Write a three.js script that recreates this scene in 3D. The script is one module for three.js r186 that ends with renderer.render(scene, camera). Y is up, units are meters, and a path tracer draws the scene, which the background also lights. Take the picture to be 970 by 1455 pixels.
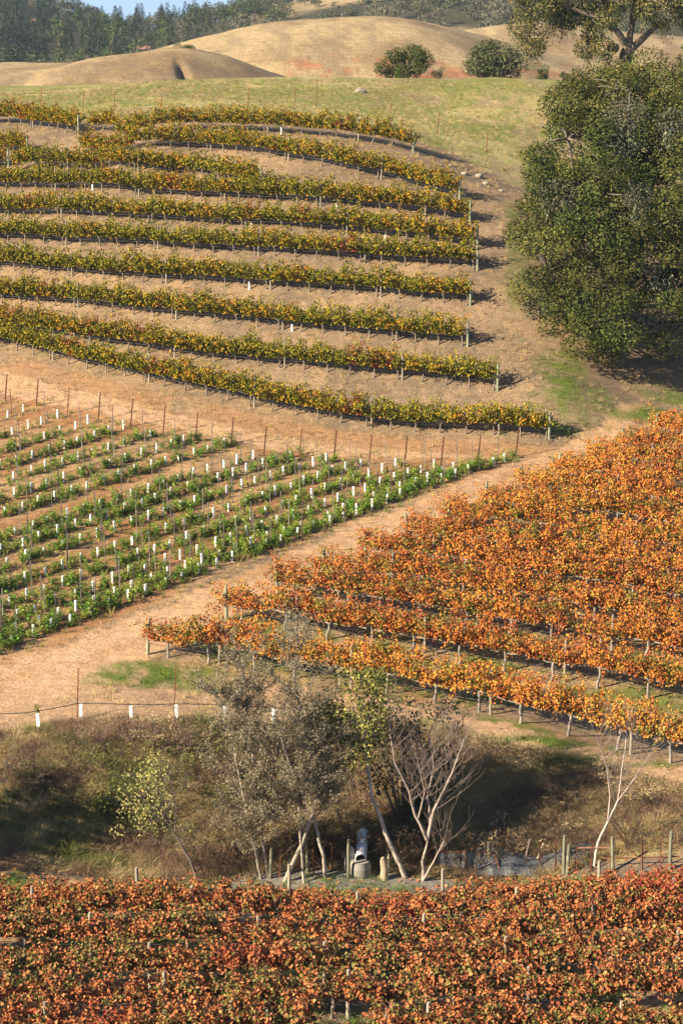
import * as THREE from 'three';

// ---------------------------------------------------------------- camera, sky, sun, exposure
const scene = new THREE.Scene();
const camera = new THREE.PerspectiveCamera(30, 970 / 1455, 0.5, 6000);
camera.position.set(0, 24, 0);
camera.rotation.set(-11.5 * Math.PI / 180, 0, 0);
const renderer = new THREE.WebGLRenderer({ antialias: true });
renderer.setSize(682, 1024);
renderer.toneMapping = THREE.LinearToneMapping;
renderer.toneMappingExposure = 2.9;
renderer.shadowMap.enabled = true;

const SUN_EL = 28 * Math.PI / 180, SUN_AZ = 29 * Math.PI / 180;      // low autumn sun from the left, a little behind the viewer
const sunDir = new THREE.Vector3(-Math.cos(SUN_EL) * Math.cos(SUN_AZ), Math.sin(SUN_EL), Math.cos(SUN_EL) * Math.sin(SUN_AZ));
const sun = new THREE.DirectionalLight(new THREE.Color(1.0, 0.86, 0.63), 5.0);
sun.position.copy(sunDir).multiplyScalar(300).add(new THREE.Vector3(0, 10, -100));
sun.target.position.set(0, 10, -100);
sun.castShadow = true; sun.shadow.radius = 1;
sun.shadow.mapSize.set(4096, 4096);
Object.assign(sun.shadow.camera, { left: -120, right: 120, top: 120, bottom: -120, near: 1, far: 900 });
scene.add(sun, sun.target);

const skyTex = (() => {
  const w = 64, h = 128, d = new Float32Array(w * h * 4);
  for (let j = 0; j < h; j++) {
    const el = Math.max(0, (j + .5) / h - .5) * 2;                       // 0 horizon .. 1 zenith
    const t = Math.pow(el, 0.33);
    for (let i = 0; i < w; i++) {
      const k = (j * w + i) * 4;
      d[k] = .27 + (.022 - .27) * t; d[k + 1] = .36 + (.052 - .36) * t; d[k + 2] = .46 + (.125 - .46) * t; d[k + 3] = 1;
    }
  }
  const t = new THREE.DataTexture(d, w, h, THREE.RGBAFormat, THREE.FloatType);
  t.mapping = THREE.EquirectangularReflectionMapping; t.magFilter = t.minFilter = THREE.LinearFilter; t.needsUpdate = true;
  return t;
})();
scene.background = skyTex; scene.environment = skyTex;
scene.backgroundIntensity = 1; scene.environmentIntensity = 1;
scene.fog = new THREE.FogExp2(new THREE.Color(0.55, 0.70, 0.92), 0.00007);

// ---------------------------------------------------------------- surveyed places, metres: [x, z] on the ground
const CP = [[-14,-30,2.6],[-14,-45,1.6],[-14,-52,1.0],[-14,-56.5,0.5],[-15.4,-58,0.15],[-16.1,-60.7,1.5],[-5,-30,2.6],[-5,-45,1.6],[-5,-52,1.0],[-5,-56.5,0.5],[-5.5,-58,0.15],[-5.8,-60.7,1.5],[5,-30,2.6],[5,-45,1.6],[5,-52,1.0],[5,-56.5,0.5],[5.5,-58,0.15],[5.8,-60.7,1.5],[14,-30,2.6],[14,-45,1.6],[14,-52,1.0],[14,-56.5,0.5],[15.4,-58,0.15],[16.1,-60.7,1.5],[-15.6,-64,3.12],[-11.9,-64,3.12],[-8.3,-64.3,3.18],[-4.6,-64.2,3.21],[-0.9,-64,3.23],[2.8,-63.6,3.25],[6.6,-62.2,3.06],[11.3,-60.2,2.61],[14.5,-58.9,2.16],[-16.9,-69.5,3.55],[-12.6,-68.0,3.33],[-13.6,-73.4,4.14],[-14.8,-80.9,5.27],[-16.4,-90.0,6.63],[-18.3,-101.2,8.31],[-25.5,-106.4,9.1],[-20.5,-84.4,5.78],[-4.8,-67.1,3.19],[-5.2,-73.4,4.14],[-5.7,-80.9,5.27],[-6.2,-90.0,6.63],[-6.7,-96.4,7.6],[-0.1,-69.5,3.55],[-0.1,-76.3,4.57],[-0.2,-84.4,5.78],[1.2,-92.1,6.94],[4.2,-67.1,3.19],[4.6,-73.4,4.14],[5.0,-80.9,5.27],[5.5,-88.1,6.34],[4.8,-94.8,7.34],[9.1,-64.8,2.85],[9.7,-69.5,3.55],[10.6,-76.3,4.57],[11.6,-84.4,5.78],[12.6,-92.1,6.94],[13.8,-98.8,7.95],[11.8,-63.2,2.61],[14.9,-62.7,2.54],[17.2,-73.4,4.14],[13.6,-73.4,4.14],[19.7,-85.3,5.92],[15.4,-84.4,5.78],[17.5,-96.4,7.6],[23.8,-98.8,7.95],[-20.1,-112,11.11],[-11.2,-106,9.91],[-3.2,-102,8.73],[4.3,-99.5,8.09],[10.8,-98,7.92],[-8.8,-108,10.89],[-1.7,-105.3,10.59],[7.4,-102.5,9.96],[-20.4,-117.5,13.17],[-11.6,-113,12.83],[-1.5,-109,12.3],[7.5,-106,11.76],[-20.1,-120.5,14.83],[-8.4,-115,14.49],[-1.4,-112.5,14.21],[6.2,-110,13.82],[-21.2,-124,16.46],[-10.2,-119,16.29],[-1.2,-115.5,16.01],[7.5,-113,15.52],[-20.8,-127.5,17.9],[-7.1,-121,17.56],[1.3,-117.7,17.18],[8.4,-115.5,16.47],[-20.5,-131.5,19.56],[-9.2,-125,19.1],[-1.7,-121.5,18.93],[3.4,-120,18.57],[-13.4,-133,22.26],[-6.4,-130,21.93],[1.2,-125.5,20.66],[5.0,-124,19.81],[-8.8,-137,23.52],[-2.2,-134.5,23.15],[3.9,-131.5,22.28],[-24.7,-149,23.85],[-20.7,-144,23.34],[-18.3,-141,23.16],[-23.7,-141,21.9],[-16.3,-134,20.91],[-11.1,-130.5,20.62],[-27.3,-123,14.06],[-31.8,-140,20.27],[-27.2,-116,11.21],[-35.5,-155,24.28],[-10.1,-152,24.81],[-11.3,-170,26.11],[-13.2,-198,28.12],[-28.0,-160,24.85],[-32.3,-185,26.29],[-45.2,-198,26.8],[11.4,-147,22.7],[11.4,-134,20.67],[7.1,-172,24.92],[8.9,-215,28.78],[21.2,-215,28.78],[-2.6,-205,28.56],[11.9,-118.5,17.44],[10.4,-110.5,14.26],[9.3,-107,12.2],[11.9,-101.5,9.79],[14.8,-104,9.91],[19.2,-107,10.02],[25.0,-110,10.24],[18.0,-118,14.46],[24.8,-132,18.12],[23.7,-158,22.61],[31.6,-170,23.71],[39.8,-215,28.7],[33.9,-140,17.76],[-75,-240,28],[-90.0,-290,26],[-30,-240,28],[-36.0,-290,26],[15,-240,28],[18.0,-290,26],[60,-240,28],[72.0,-290,26]];
const HILL_ROWS = [[[-24.5,-115.52],[-20.06,-112.0],[-16.9,-109.61],[-14.09,-107.78],[-11.33,-106.1],[-8.65,-104.57],[-5.95,-103.28],[-4.61,-102.57],[-2.07,-101.38],[0.75,-100.19],[3.34,-99.59],[7.23,-98.49],[10.71,-97.96]],[[-24.26,-116.5],[-20.38,-113.95],[-14.51,-110.71],[-8.79,-108.0],[-4.53,-106.4],[-1.68,-105.34],[1.16,-104.49],[4.04,-103.77],[5.44,-103.3],[8.45,-102.07]],[[-24.82,-119.52],[-20.43,-117.49],[-17.48,-115.93],[-14.52,-114.4],[-11.56,-112.99],[-9.32,-112.01],[-5.71,-110.63],[-4.26,-109.97],[-1.53,-109.0],[1.39,-107.82],[4.15,-106.96],[5.58,-106.49],[7.79,-105.95]],[[-25.57,-123.55],[-20.09,-120.5],[-17.19,-119.01],[-14.35,-117.51],[-11.42,-116.18],[-8.44,-115.02],[-5.56,-113.95],[-2.7,-112.93],[-1.36,-112.47],[1.48,-111.6],[2.86,-111.11],[4.31,-110.55],[7.38,-109.69]],[[-26.28,-127.32],[-21.21,-124.05],[-16.97,-122.2],[-14.15,-120.98],[-10.23,-119.03],[-6.94,-117.75],[-2.68,-116.04],[-1.18,-115.53],[1.47,-114.77],[4.26,-113.91],[8.48,-112.87]],[[-27.01,-131.19],[-20.81,-127.49],[-16.84,-125.54],[-13.95,-124.23],[-10.4,-122.35],[-7.06,-120.94],[-4.28,-119.62],[-1.51,-118.42],[1.33,-117.65],[4.89,-116.3],[8.49,-115.46]],[[-27.94,-136.08],[-20.46,-131.53],[-17.88,-130.12],[-16.61,-129.49],[-14.11,-128.08],[-11.43,-126.68],[-9.23,-125.04],[-5.84,-123.38],[-1.68,-121.44],[0.75,-120.75],[3.36,-119.95],[6.09,-119.28],[8.44,-118.7]],[[-21.98,-136.21],[-18.31,-134.63],[-16.2,-133.35],[-14.51,-131.16],[-12.46,-130.57],[-10.11,-129.61],[-7.1,-126.19],[-4.97,-124.4]],[[-17.58,-136.74],[-13.41,-133.34],[-11.22,-133.05],[-8.86,-132.31],[-6.36,-130.05],[-3.86,-128.39],[-2.55,-127.7],[1.23,-125.49],[3.04,-125.0],[4.95,-123.94],[8.01,-122.26]],[[-14.73,-138.15],[-11.69,-137.72],[-8.81,-136.98],[-5.28,-135.42],[-2.77,-134.66],[-1.4,-133.92],[1.29,-132.57],[2.63,-132.16],[3.9,-131.57],[4.75,-131.28]],[[-31.28,-153.45],[-24.75,-149.03],[-22.66,-146.59],[-20.71,-144.01],[-18.52,-141.21]],[[-17.56,-141.72],[-15.37,-140.39]],[[-29.55,-144.51],[-24.87,-141.66],[-22.24,-139.27]],[[-28.77,-140.42],[-24.25,-137.89],[-23.03,-137.2]]];
const YOUNG_BASE = [[-13.86,-70.42],[-13.17,-71.14],[8.35,-94.22]];
const YOUNG_ENDS = [[-18.5,-104.4],[-16.64,-103.39],[-14.78,-102.12],[-12.98,-101.09],[-11.15,-100.1],[-9.35,-99.14],[-7.57,-97.99],[-5.7,-97.35],[-3.94,-95.81],[-2.15,-95.84],[-0.39,-95.41],[1.38,-94.61],[3.14,-94.23],[4.96,-94.13],[6.82,-94.45],[8.83,-95.67]];
const RED_FRONT = [[-7.5,-71.5],[-5.35,-70.73],[-3.67,-70.1],[-0.13,-68.33],[3.21,-66.89],[5.05,-65.79],[6.58,-64.31],[8.46,-63.66],[11.58,-61.8],[13.26,-60.67]];
const ROAD = [[-14.33,-66.06],[-13.02,-70.26],[-10.14,-72.94],[-6.84,-76.74],[-2.62,-81.77],[2.46,-87.29],[7.44,-92.36],[9.24,-95.06],[11.46,-97.45],[13.96,-99.97],[15.02,-102.34],[16.06,-102.13],[15.18,-99.38],[12.82,-96.7],[9.52,-92.43],[6.84,-88.84],[4.01,-85.27],[1.7,-81.77],[-1.33,-77.91],[-4.44,-75.37],[-6.39,-72.91],[-7.59,-70.98],[-9.79,-68.16],[-12.17,-65.34],[-14.06,-64.73]];
const YOUNG_ZONE = [[-14.65,-67.65],[-13.11,-70.76],[-10.21,-73.46],[-2.64,-82.45],[7.52,-93.48],[9.31,-95.8],[6.95,-95.36],[1.39,-95.62],[-3.97,-96.75],[-9.43,-100.08],[-14.73,-102.91],[-18.97,-105.35],[-22.37,-106.71]];
const RED_ZONE = [[-7.59,-70.98],[-6.39,-72.91],[-4.44,-75.37],[-1.33,-77.91],[1.7,-81.77],[4.01,-85.27],[6.84,-88.84],[9.52,-92.43],[12.82,-96.7],[15.6,-99.71],[24.6,-104.27],[15.53,-60.18],[11.51,-61.44],[8.39,-63.1],[3.18,-66.19],[-3.64,-69.52]];
const BANK_TOP = [[-15.77,-64.57],[-11.94,-63.95],[-10.51,-64.26],[-8.31,-64.54],[-5.83,-64.49],[-3.33,-64.19],[-0.86,-64.12],[1.84,-63.91],[3.79,-63.48],[6.6,-62.2],[8.68,-61.54],[11.25,-59.92],[14.58,-59.11]];
const MEADOW_EDGE = [[-31.8,-161.87],[-19.08,-149.01],[-9.44,-141.35],[-1.76,-138.87],[5.27,-138.7],[8.07,-135.11],[10.27,-131.61],[12.1,-128.03],[14.29,-124.5],[18.97,-125.24],[26.39,-127.87]];
const GREEN = [[-7.2,-69.68,2.6,1.3,1],[-8.86,-69.12,1.6,1.0,0.7],[-5.13,-68.71,1.8,0.8,0.8],[12.08,-103.53,1.4,3.2,0.9],[11.34,-99.95,2.6,1.6,0.8],[16.39,-101.26,2.4,0.9,0.9],[18.35,-104.02,2.2,1.2,0.8],[13.68,-102.4,1.2,1.6,0.5],[10.45,-111.64,1.2,3.0,0.6],[11.45,-120.82,1.5,3,0.6],[10.63,-116.32,1,2.5,0.5],[-15.26,-110.08,3,0.5,0.6],[5.32,-67.74,4.4,0.5,0.9],[6.2,-63.1,2.4,0.4,1],[8.96,-61.89,2.6,0.5,1],[3.33,-64.21,1.4,0.4,0.8],[-9.97,-60.44,1.6,0.9,0.7],[-6.81,-61.78,1.0,0.6,0.8],[-5.94,-59.91,1.4,0.5,0.7],[-8.31,-58.37,1.8,0.5,0.8],[-3.58,-59.39,1.2,0.4,0.5],[-10.58,-59.79,1,0.8,0.7]];
const RIDGES = [{"Dc":290,"Df":222,"Db":350,"crest":[[-82.2,24.0],[-61.1,26.4],[-50.6,28.1],[-44.3,30.5],[-39.0,32.5],[-34.8,33.6],[-28.6,34.3],[-22.9,34.7],[-16.1,33.1],[-8.9,30.9],[-3.6,29.6],[7.8,26.6],[33.0,24.5]]},{"Dc":410,"Df":300,"Db":520,"crest":[[-100.9,33.4],[-56.6,36.0],[-36.0,39.3],[-27.1,41.3],[-12.5,44.3],[-0.7,45.5],[11.0,45.5],[19.8,43.8],[28.6,41.4],[37.5,38.8],[46.3,37.1],[61.0,36.0],[90.5,35.4]]},{"Dc":540,"Df":400,"Db":680,"crest":[[-35.8,40.2],[14.5,43.5],[29.9,48.1],[41.5,50.1],[53.1,50.7],[70.5,48.8],[93.7,46.6],[138.3,43.9]]},{"Dc":1150,"Df":620,"Db":1400,"crest":[[-319.0,141.5],[-230.8,114.1],[-198.5,101.5],[-145.8,83.2],[-121.3,74.4],[-80.2,76.0],[-39.0,84.8],[-14.3,93.5],[14.3,99.9],[55.2,106.2],[128.7,110.9],[291.8,118.0]]}];
const SPOT = {"big_oak":[15.29,-104.42],"shadow_tree":[-15.44,-55.02],"willow":[-2.51,-56.86],"grey_tree":[-1.0,-56.8],"lean_tree":[1.83,-57.09],"bare_tree":[2.61,-57.04],"pale_tree":[7.98,-57.2],"olive_tree":[-4.37,-56.36],"bush":[-7.48,-60.14],"leafy_tree":[0.79,-57.72],"pipe":[0.62,-58.46],"drum":[0.6,-57.11],"panel":[3.89,-57.8],"tarp":[6.33,-57.81],"rock":[1.8,-185.14],"stump":[1.34,-56.92],"plastic":[6.77,-55.72]};
const BANK_TUBES = [[-10.64,-64.35],[-9.21,-64.91],[-7.41,-64.69],[-5.83,-64.83],[-4.11,-64.73],[-2.38,-64.44]];
const BANK_STAKES = [[-9.36,-64.97],[-5.92,-64.95]];
const WOOD_POSTS = [[-2.24,-56.82],[-1.07,-57.17],[0.22,-56.81],[1.48,-57.3],[4.75,-57.86],[7.05,-57.22],[7.14,-57.05],[8.52,-56.64],[10.23,-56.19]];
const RUST_POSTS = [[-1.96,-56.88],[-0.87,-56.98],[-0.29,-57.24],[3.83,-57.63],[4.41,-57.86],[5.19,-58.21],[6.35,-57.8],[6.81,-57.52],[7.42,-57.14],[7.85,-56.89],[9.41,-56.38],[9.97,-56.32]];
const MEADOW_STAKES = [[-25.62,-166.55],[-21.09,-159.43],[-7.45,-155.3],[-4.02,-166.73],[-2.19,-169.23],[3.68,-149.94],[7.1,-144.49],[10.38,-139.88],[-17.83,-153.09],[-13.33,-143.79]];
const HILL_TUBES = [[-16.61,-129.49],[-5.61,-120.17],[2.65,-116.94],[-5.47,-113.79],[-2.82,-109.4],[-0.31,-120.88],[-4.14,-134.83]];
const STONES = [[7.31,-130.16],[8.17,-128.73],[9.12,-128.92],[10.42,-126.33],[9.48,-127.33]];

// ---------------------------------------------------------------- helpers
function rngOf(a) { return () => { a |= 0; a = a + 0x6D2B79F5 | 0; let t = Math.imul(a ^ a >>> 15, 1 | a); t = t + Math.imul(t ^ t >>> 7, 61 | t) ^ t; return ((t ^ t >>> 14) >>> 0) / 4294967296; }; }
const lerp = (a, b, t) => a + (b - a) * t, clamp = (x, a, b) => x < a ? a : x > b ? b : x;
const sstep = (a, b, x) => { const t = clamp((x - a) / (b - a), 0, 1); return t * t * (3 - 2 * t); };
const mix3 = (a, b, t) => [lerp(a[0], b[0], t), lerp(a[1], b[1], t), lerp(a[2], b[2], t)];
function hash2(i, j) { let n = Math.imul(i, 374761393) + Math.imul(j, 668265263) | 0; n = Math.imul(n ^ n >>> 13, 1274126177); return ((n ^ n >>> 16) >>> 0) / 4294967296; }
function vnoise(x, y) {
  const i = Math.floor(x), j = Math.floor(y); let u = x - i, v = y - j; u = u * u * (3 - 2 * u); v = v * v * (3 - 2 * v);
  return lerp(lerp(hash2(i, j), hash2(i + 1, j), u), lerp(hash2(i, j + 1), hash2(i + 1, j + 1), u), v);
}
function fbm(x, y, o = 4) { let s = 0, a = .5, n = 0; for (let k = 0; k < o; k++) { s += a * vnoise(x + k * 17.3, y - k * 9.1); n += a; a *= .5; x *= 2.03; y *= 2.03; } return s / n; }
const names = {};
function numbered(n) { const k = names[n] = (names[n] ?? -1) + 1; return k ? n + '_' + String(k).padStart(3, '0') : n; }
function tag(o, label, category, group) { o.userData.label = label; o.userData.category = category; if (group) o.userData.group = group; return o; }
function thing(name, label, category, group) { const g = new THREE.Group(); g.name = numbered(name); scene.add(g); return tag(g, label, category, group); }
function part(parent, name, geo, m) { const o = new THREE.Mesh(geo, m); o.name = name; parent.add(o); return o; }
function solid(name, geo, m, label, category, group) { const o = new THREE.Mesh(geo, m); o.name = numbered(name); scene.add(o); return tag(o, label, category, group); }
function copyOf(src, label, group) { const c = src.clone(); c.name = numbered(src.name.replace(/_\d{3}$/, '')); scene.add(c); c.userData = { ...src.userData }; if (label) c.userData.label = label; if (group) c.userData.group = group; return c; }
const mat = (o) => new THREE.MeshPhysicalMaterial({ vertexColors: true, roughness: .85, metalness: 0, specularIntensity: .2, side: THREE.DoubleSide, ...o });
const M = { leaf: mat({ roughness: .92 }), dull: mat({ roughness: .8 }), wood: mat({ roughness: .9 }), grass: mat({ roughness: .9 }), metal: mat({ roughness: .55, metalness: .4, specularIntensity: 1 }), plastic: mat({ roughness: .45, specularIntensity: 1 }) };

class MB {                                             // collects coloured triangles for one mesh
  constructor() { this.p = []; this.n = []; this.c = []; }
  tri(a, b, c, k) {
    const ux = b[0] - a[0], uy = b[1] - a[1], uz = b[2] - a[2], vx = c[0] - a[0], vy = c[1] - a[1], vz = c[2] - a[2];
    let nx = uy * vz - uz * vy, ny = uz * vx - ux * vz, nz = ux * vy - uy * vx; const l = Math.hypot(nx, ny, nz) || 1; nx /= l; ny /= l; nz /= l;
    this.p.push(...a, ...b, ...c); this.n.push(nx, ny, nz, nx, ny, nz, nx, ny, nz); this.c.push(...k, ...k, ...k);
  }
  quad(a, b, c, d, k) { this.tri(a, b, c, k); this.tri(a, c, d, k); }
  leaf(p, d, nrm, len, wid, k, fold = .25, lobed = false) {   // blade folded along its midrib
    let sx = d[1] * nrm[2] - d[2] * nrm[1], sy = d[2] * nrm[0] - d[0] * nrm[2], sz = d[0] * nrm[1] - d[1] * nrm[0]; const l = Math.hypot(sx, sy, sz) || 1; sx /= l; sy /= l; sz /= l;
    const ux = sy * d[2] - sz * d[1], uy = sz * d[0] - sx * d[2], uz = sx * d[1] - sy * d[0];
    const at = (t, s, f) => [p[0] + d[0] * t * len + sx * s * wid + ux * f * wid, p[1] + d[1] * t * len + sy * s * wid + uy * f * wid, p[2] + d[2] * t * len + sz * s * wid + uz * f * wid];
    const b = at(0, 0, 0), t = at(1, 0, -fold * .5);
    if (!lobed) { this.tri(b, at(.45, .5, fold), t, k); this.tri(b, t, at(.45, -.5, fold), k); return; }
    const l1 = at(.22, .5, fold), l2 = at(.62, .42, fold * .4), r1 = at(.22, -.5, fold), r2 = at(.62, -.42, fold * .4);
    this.tri(b, l1, l2, k); this.tri(b, l2, t, k); this.tri(b, t, r2, k); this.tri(b, r2, r1, k);
  }
  tube(pts, rads, seg, col, cap = true) {              // tapered limb along a path
    const rings = []; let px = 1, py = 0, pz = 0;
    for (let i = 0; i < pts.length; i++) {
      const a = pts[Math.max(0, i - 1)], b = pts[Math.min(pts.length - 1, i + 1)];
      let dx = b[0] - a[0], dy = b[1] - a[1], dz = b[2] - a[2]; const l = Math.hypot(dx, dy, dz) || 1; dx /= l; dy /= l; dz /= l;
      if (i === 0 && Math.abs(dx) > .8) { px = 0; py = 0; pz = 1; }
      let k = px * dx + py * dy + pz * dz; px -= k * dx; py -= k * dy; pz -= k * dz; const m = Math.hypot(px, py, pz) || 1; px /= m; py /= m; pz /= m;
      const qx = dy * pz - dz * py, qy = dz * px - dx * pz, qz = dx * py - dy * px, ring = [];
      for (let s = 0; s < seg; s++) { const w = s / seg * 6.2832, c = Math.cos(w), n = Math.sin(w), nv = [px * c + qx * n, py * c + qy * n, pz * c + qz * n]; ring.push([[pts[i][0] + nv[0] * rads[i], pts[i][1] + nv[1] * rads[i], pts[i][2] + nv[2] * rads[i]], nv]); }
      rings.push(ring);
    }
    for (let i = 0; i + 1 < rings.length; i++) for (let s = 0; s < seg; s++) {
      const a = rings[i][s], b = rings[i][(s + 1) % seg], c = rings[i + 1][(s + 1) % seg], d = rings[i + 1][s];
      const k = typeof col === 'function' ? col(i, s) : col;
      for (const v of [a, b, c, a, c, d]) { this.p.push(...v[0]); this.n.push(...v[1]); this.c.push(...k); }
    }
    if (cap) for (const [ri, flip] of [[0, 1], [rings.length - 1, 0]]) { const r = rings[ri], ctr = pts[ri], k = typeof col === 'function' ? col(ri, 0) : col; for (let s = 0; s < seg; s++) flip ? this.tri(ctr, r[(s + 1) % seg][0], r[s][0], k) : this.tri(ctr, r[s][0], r[(s + 1) % seg][0], k); }
  }
  box(x0, x1, y0, y1, z0, z1, k) {
    const v = (x, y, z) => [x, y, z];
    this.quad(v(x0, y0, z1), v(x1, y0, z1), v(x1, y1, z1), v(x0, y1, z1), k); this.quad(v(x1, y0, z0), v(x0, y0, z0), v(x0, y1, z0), v(x1, y1, z0), k);
    this.quad(v(x0, y0, z0), v(x0, y0, z1), v(x0, y1, z1), v(x0, y1, z0), k); this.quad(v(x1, y0, z1), v(x1, y0, z0), v(x1, y1, z0), v(x1, y1, z1), k);
    this.quad(v(x0, y1, z1), v(x1, y1, z1), v(x1, y1, z0), v(x0, y1, z0), k); this.quad(v(x0, y0, z0), v(x1, y0, z0), v(x1, y0, z1), v(x0, y0, z1), k);
  }
  geo() {
    const g = new THREE.BufferGeometry();
    g.setAttribute('position', new THREE.BufferAttribute(new Float32Array(this.p), 3));
    g.setAttribute('normal', new THREE.BufferAttribute(new Float32Array(this.n), 3));
    g.setAttribute('color', new THREE.BufferAttribute(new Float32Array(this.c), 3));
    return g;
  }
}
const gauss = (r) => (r() + r() + r() - 1.5) * 1.15;
const unit = (x, y, z) => { const l = Math.hypot(x, y, z) || 1; return [x / l, y / l, z / l]; };
const sph = (r) => { const u = r() * 2 - 1, a = r() * 6.2832, s = Math.sqrt(1 - u * u); return [s * Math.cos(a), u, s * Math.sin(a)]; };
function pick(r, pal, jit = .18) {                      // pal: [[r,g,b,weight], ...]
  let t = 0; for (const p of pal) t += p[3]; let u = r() * t, q = pal[0]; for (const p of pal) { q = p; if ((u -= p[3]) < 0) break; }
  const b = 1 + (r() * 2 - 1) * jit, h = (r() * 2 - 1) * jit * .35; return [q[0] * b * (1 + h), q[1] * b, q[2] * b * (1 - h)];
}

// ---------------------------------------------------------------- terrain
const tps = (() => {
  const n = CP.length, N = n + 3, A = [];
  const U = (r2) => r2 > 1e-9 ? r2 * Math.log(r2) : 0;
  for (let i = 0; i < N; i++) A.push(new Float64Array(N + 1));
  for (let i = 0; i < n; i++) {
    for (let j = 0; j < n; j++) A[i][j] = U((CP[i][0] - CP[j][0]) ** 2 + (CP[i][1] - CP[j][1]) ** 2) + (i === j ? 3 : 0);
    A[i][n] = A[n][i] = 1; A[i][n + 1] = A[n + 1][i] = CP[i][0]; A[i][n + 2] = A[n + 2][i] = CP[i][1]; A[i][N] = CP[i][2];
  }
  for (let c = 0; c < N; c++) {
    let m = c; for (let r = c + 1; r < N; r++) if (Math.abs(A[r][c]) > Math.abs(A[m][c])) m = r;
    [A[c], A[m]] = [A[m], A[c]];
    for (let r = c + 1; r < N; r++) { const f = A[r][c] / A[c][c]; if (f) for (let k = c; k <= N; k++) A[r][k] -= f * A[c][k]; }
  }
  const w = new Float64Array(N);
  for (let r = N - 1; r >= 0; r--) { let s = A[r][N]; for (let k = r + 1; k < N; k++) s -= A[r][k] * w[k]; w[r] = s / A[r][r]; }
  return (x, z) => { let s = w[n] + w[n + 1] * x + w[n + 2] * z; for (let i = 0; i < n; i++) { const dx = CP[i][0] - x, dz = CP[i][1] - z, r2 = dx * dx + dz * dz; if (r2 > 1e-9) s += w[i] * r2 * Math.log(r2); } return s; };
})();
function curve(pts, x) {                                // smooth line through [x, y] points
  const n = pts.length; if (x <= pts[0][0]) return pts[0][1]; if (x >= pts[n - 1][0]) return pts[n - 1][1];
  let i = 0; while (x > pts[i + 1][0]) i++;
  const a = pts[Math.max(0, i - 1)], b = pts[i], c = pts[i + 1], d = pts[Math.min(n - 1, i + 2)], h = c[0] - b[0], t = (x - b[0]) / h;
  const m0 = (c[1] - a[1]) / (c[0] - a[0]) * h, m1 = (d[1] - b[1]) / (d[0] - b[0]) * h, t2 = t * t, t3 = t2 * t;
  return (2 * t3 - 3 * t2 + 1) * b[1] + (t3 - 2 * t2 + t) * m0 + (-2 * t3 + 3 * t2) * c[1] + (t3 - t2) * m1;
}
const smax = (a, b, k) => { const h = Math.max(k - Math.abs(a - b), 0) / k; return Math.max(a, b) + h * h * k * .25; };
function ridgeH(i, x, D) {
  const r = RIDGES[i]; if (D < r.Df || D > r.Db) return -99;
  const H = curve(r.crest, x), base = i === 3 ? 26 : 20;
  const u = D < r.Dc ? (D - r.Df) / (r.Dc - r.Df) : 1 - (D - r.Dc) / (r.Db - r.Dc) * .75;
  const n = i === 3 ? (fbm(x / 70, D / 70, 3) - .5) * 10 * u * (1.15 - u) : (fbm(x / 16 + i * 9, D / 22, 3) - .5) * 1.6 * u;
  return base + (H - base) * Math.pow(Math.sin(u * Math.PI / 2), .8) + n;
}
function rawGround(x, z) { const D = -z; return D < 250 ? tps(x, z) : lerp(tps(x, Math.max(z, -300)), 25, sstep(250, 300, D)); }
const bankTop = (x) => -curve(BANK_TOP, x), meadowEdge = (x) => -curve(MEADOW_EDGE, x);
function inPoly(P, x, z) { let c = false; for (let i = 0, j = P.length - 1; i < P.length; j = i++) { if ((P[i][1] > z) !== (P[j][1] > z) && x < (P[j][0] - P[i][0]) * (z - P[i][1]) / (P[j][1] - P[i][1]) + P[i][0]) c = !c; } return c; }
const ZONE = { fore: 0, bank: 1, road: 2, young: 3, red: 4, hillside: 5, meadow: 6, hill: 7, forest: 8 };
function zoneOf(x, z) {
  const D = -z;
  if (D > 225) { let g = rawGround(x, z), best = ZONE.meadow; for (let i = 0; i < 4; i++) { const h = ridgeH(i, x, D); if (h > g) { g = h; best = i === 3 ? ZONE.forest : ZONE.hill; } } return best; }
  if (D < 57.1) return ZONE.fore;
  if (D < bankTop(x)) return ZONE.bank;
  if (D > 125 && D > meadowEdge(x)) return ZONE.meadow;
  if (inPoly(ROAD, x, z)) return ZONE.road;
  if (inPoly(YOUNG_ZONE, x, z)) return ZONE.young;
  if (inPoly(RED_ZONE, x, z)) return ZONE.red;
  return ZONE.hillside;
}
function gully(x, D) {                                  // erosion cut in the near golden mound
  const t = clamp((D - 236) / 40, 0, 1), cx = lerp(-17.6, -24, t); return D > 232 && D < 268 ? -1.3 * Math.exp(-(((x - cx) / .55) ** 2)) * sstep(232, 240, D) * (1 - sstep(250, 266, D)) : 0;
}
function H(x, z) {
  const D = -z; let h = rawGround(x, z);
  if (D > 222) for (let i = 0; i < 4; i++) { const r = ridgeH(i, x, D); if (r > -50) h = smax(h, r, i === 3 ? 6 : 2); }
  const bank = sstep(57.5, 60, D) * (1 - sstep(bankTop(x) - 1.5, bankTop(x) + .6, D));
  h += (fbm(x * .9, z * .9, 3) - .5) * (.07 + .38 * bank) + (fbm(x * .25 + 7, z * .25, 2) - .5) * (.12 + .35 * bank);
  if (D > 140) h += (fbm(x * .12, z * .12, 3) - .5) * .5;
  return h + gully(x, D);
}

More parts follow.
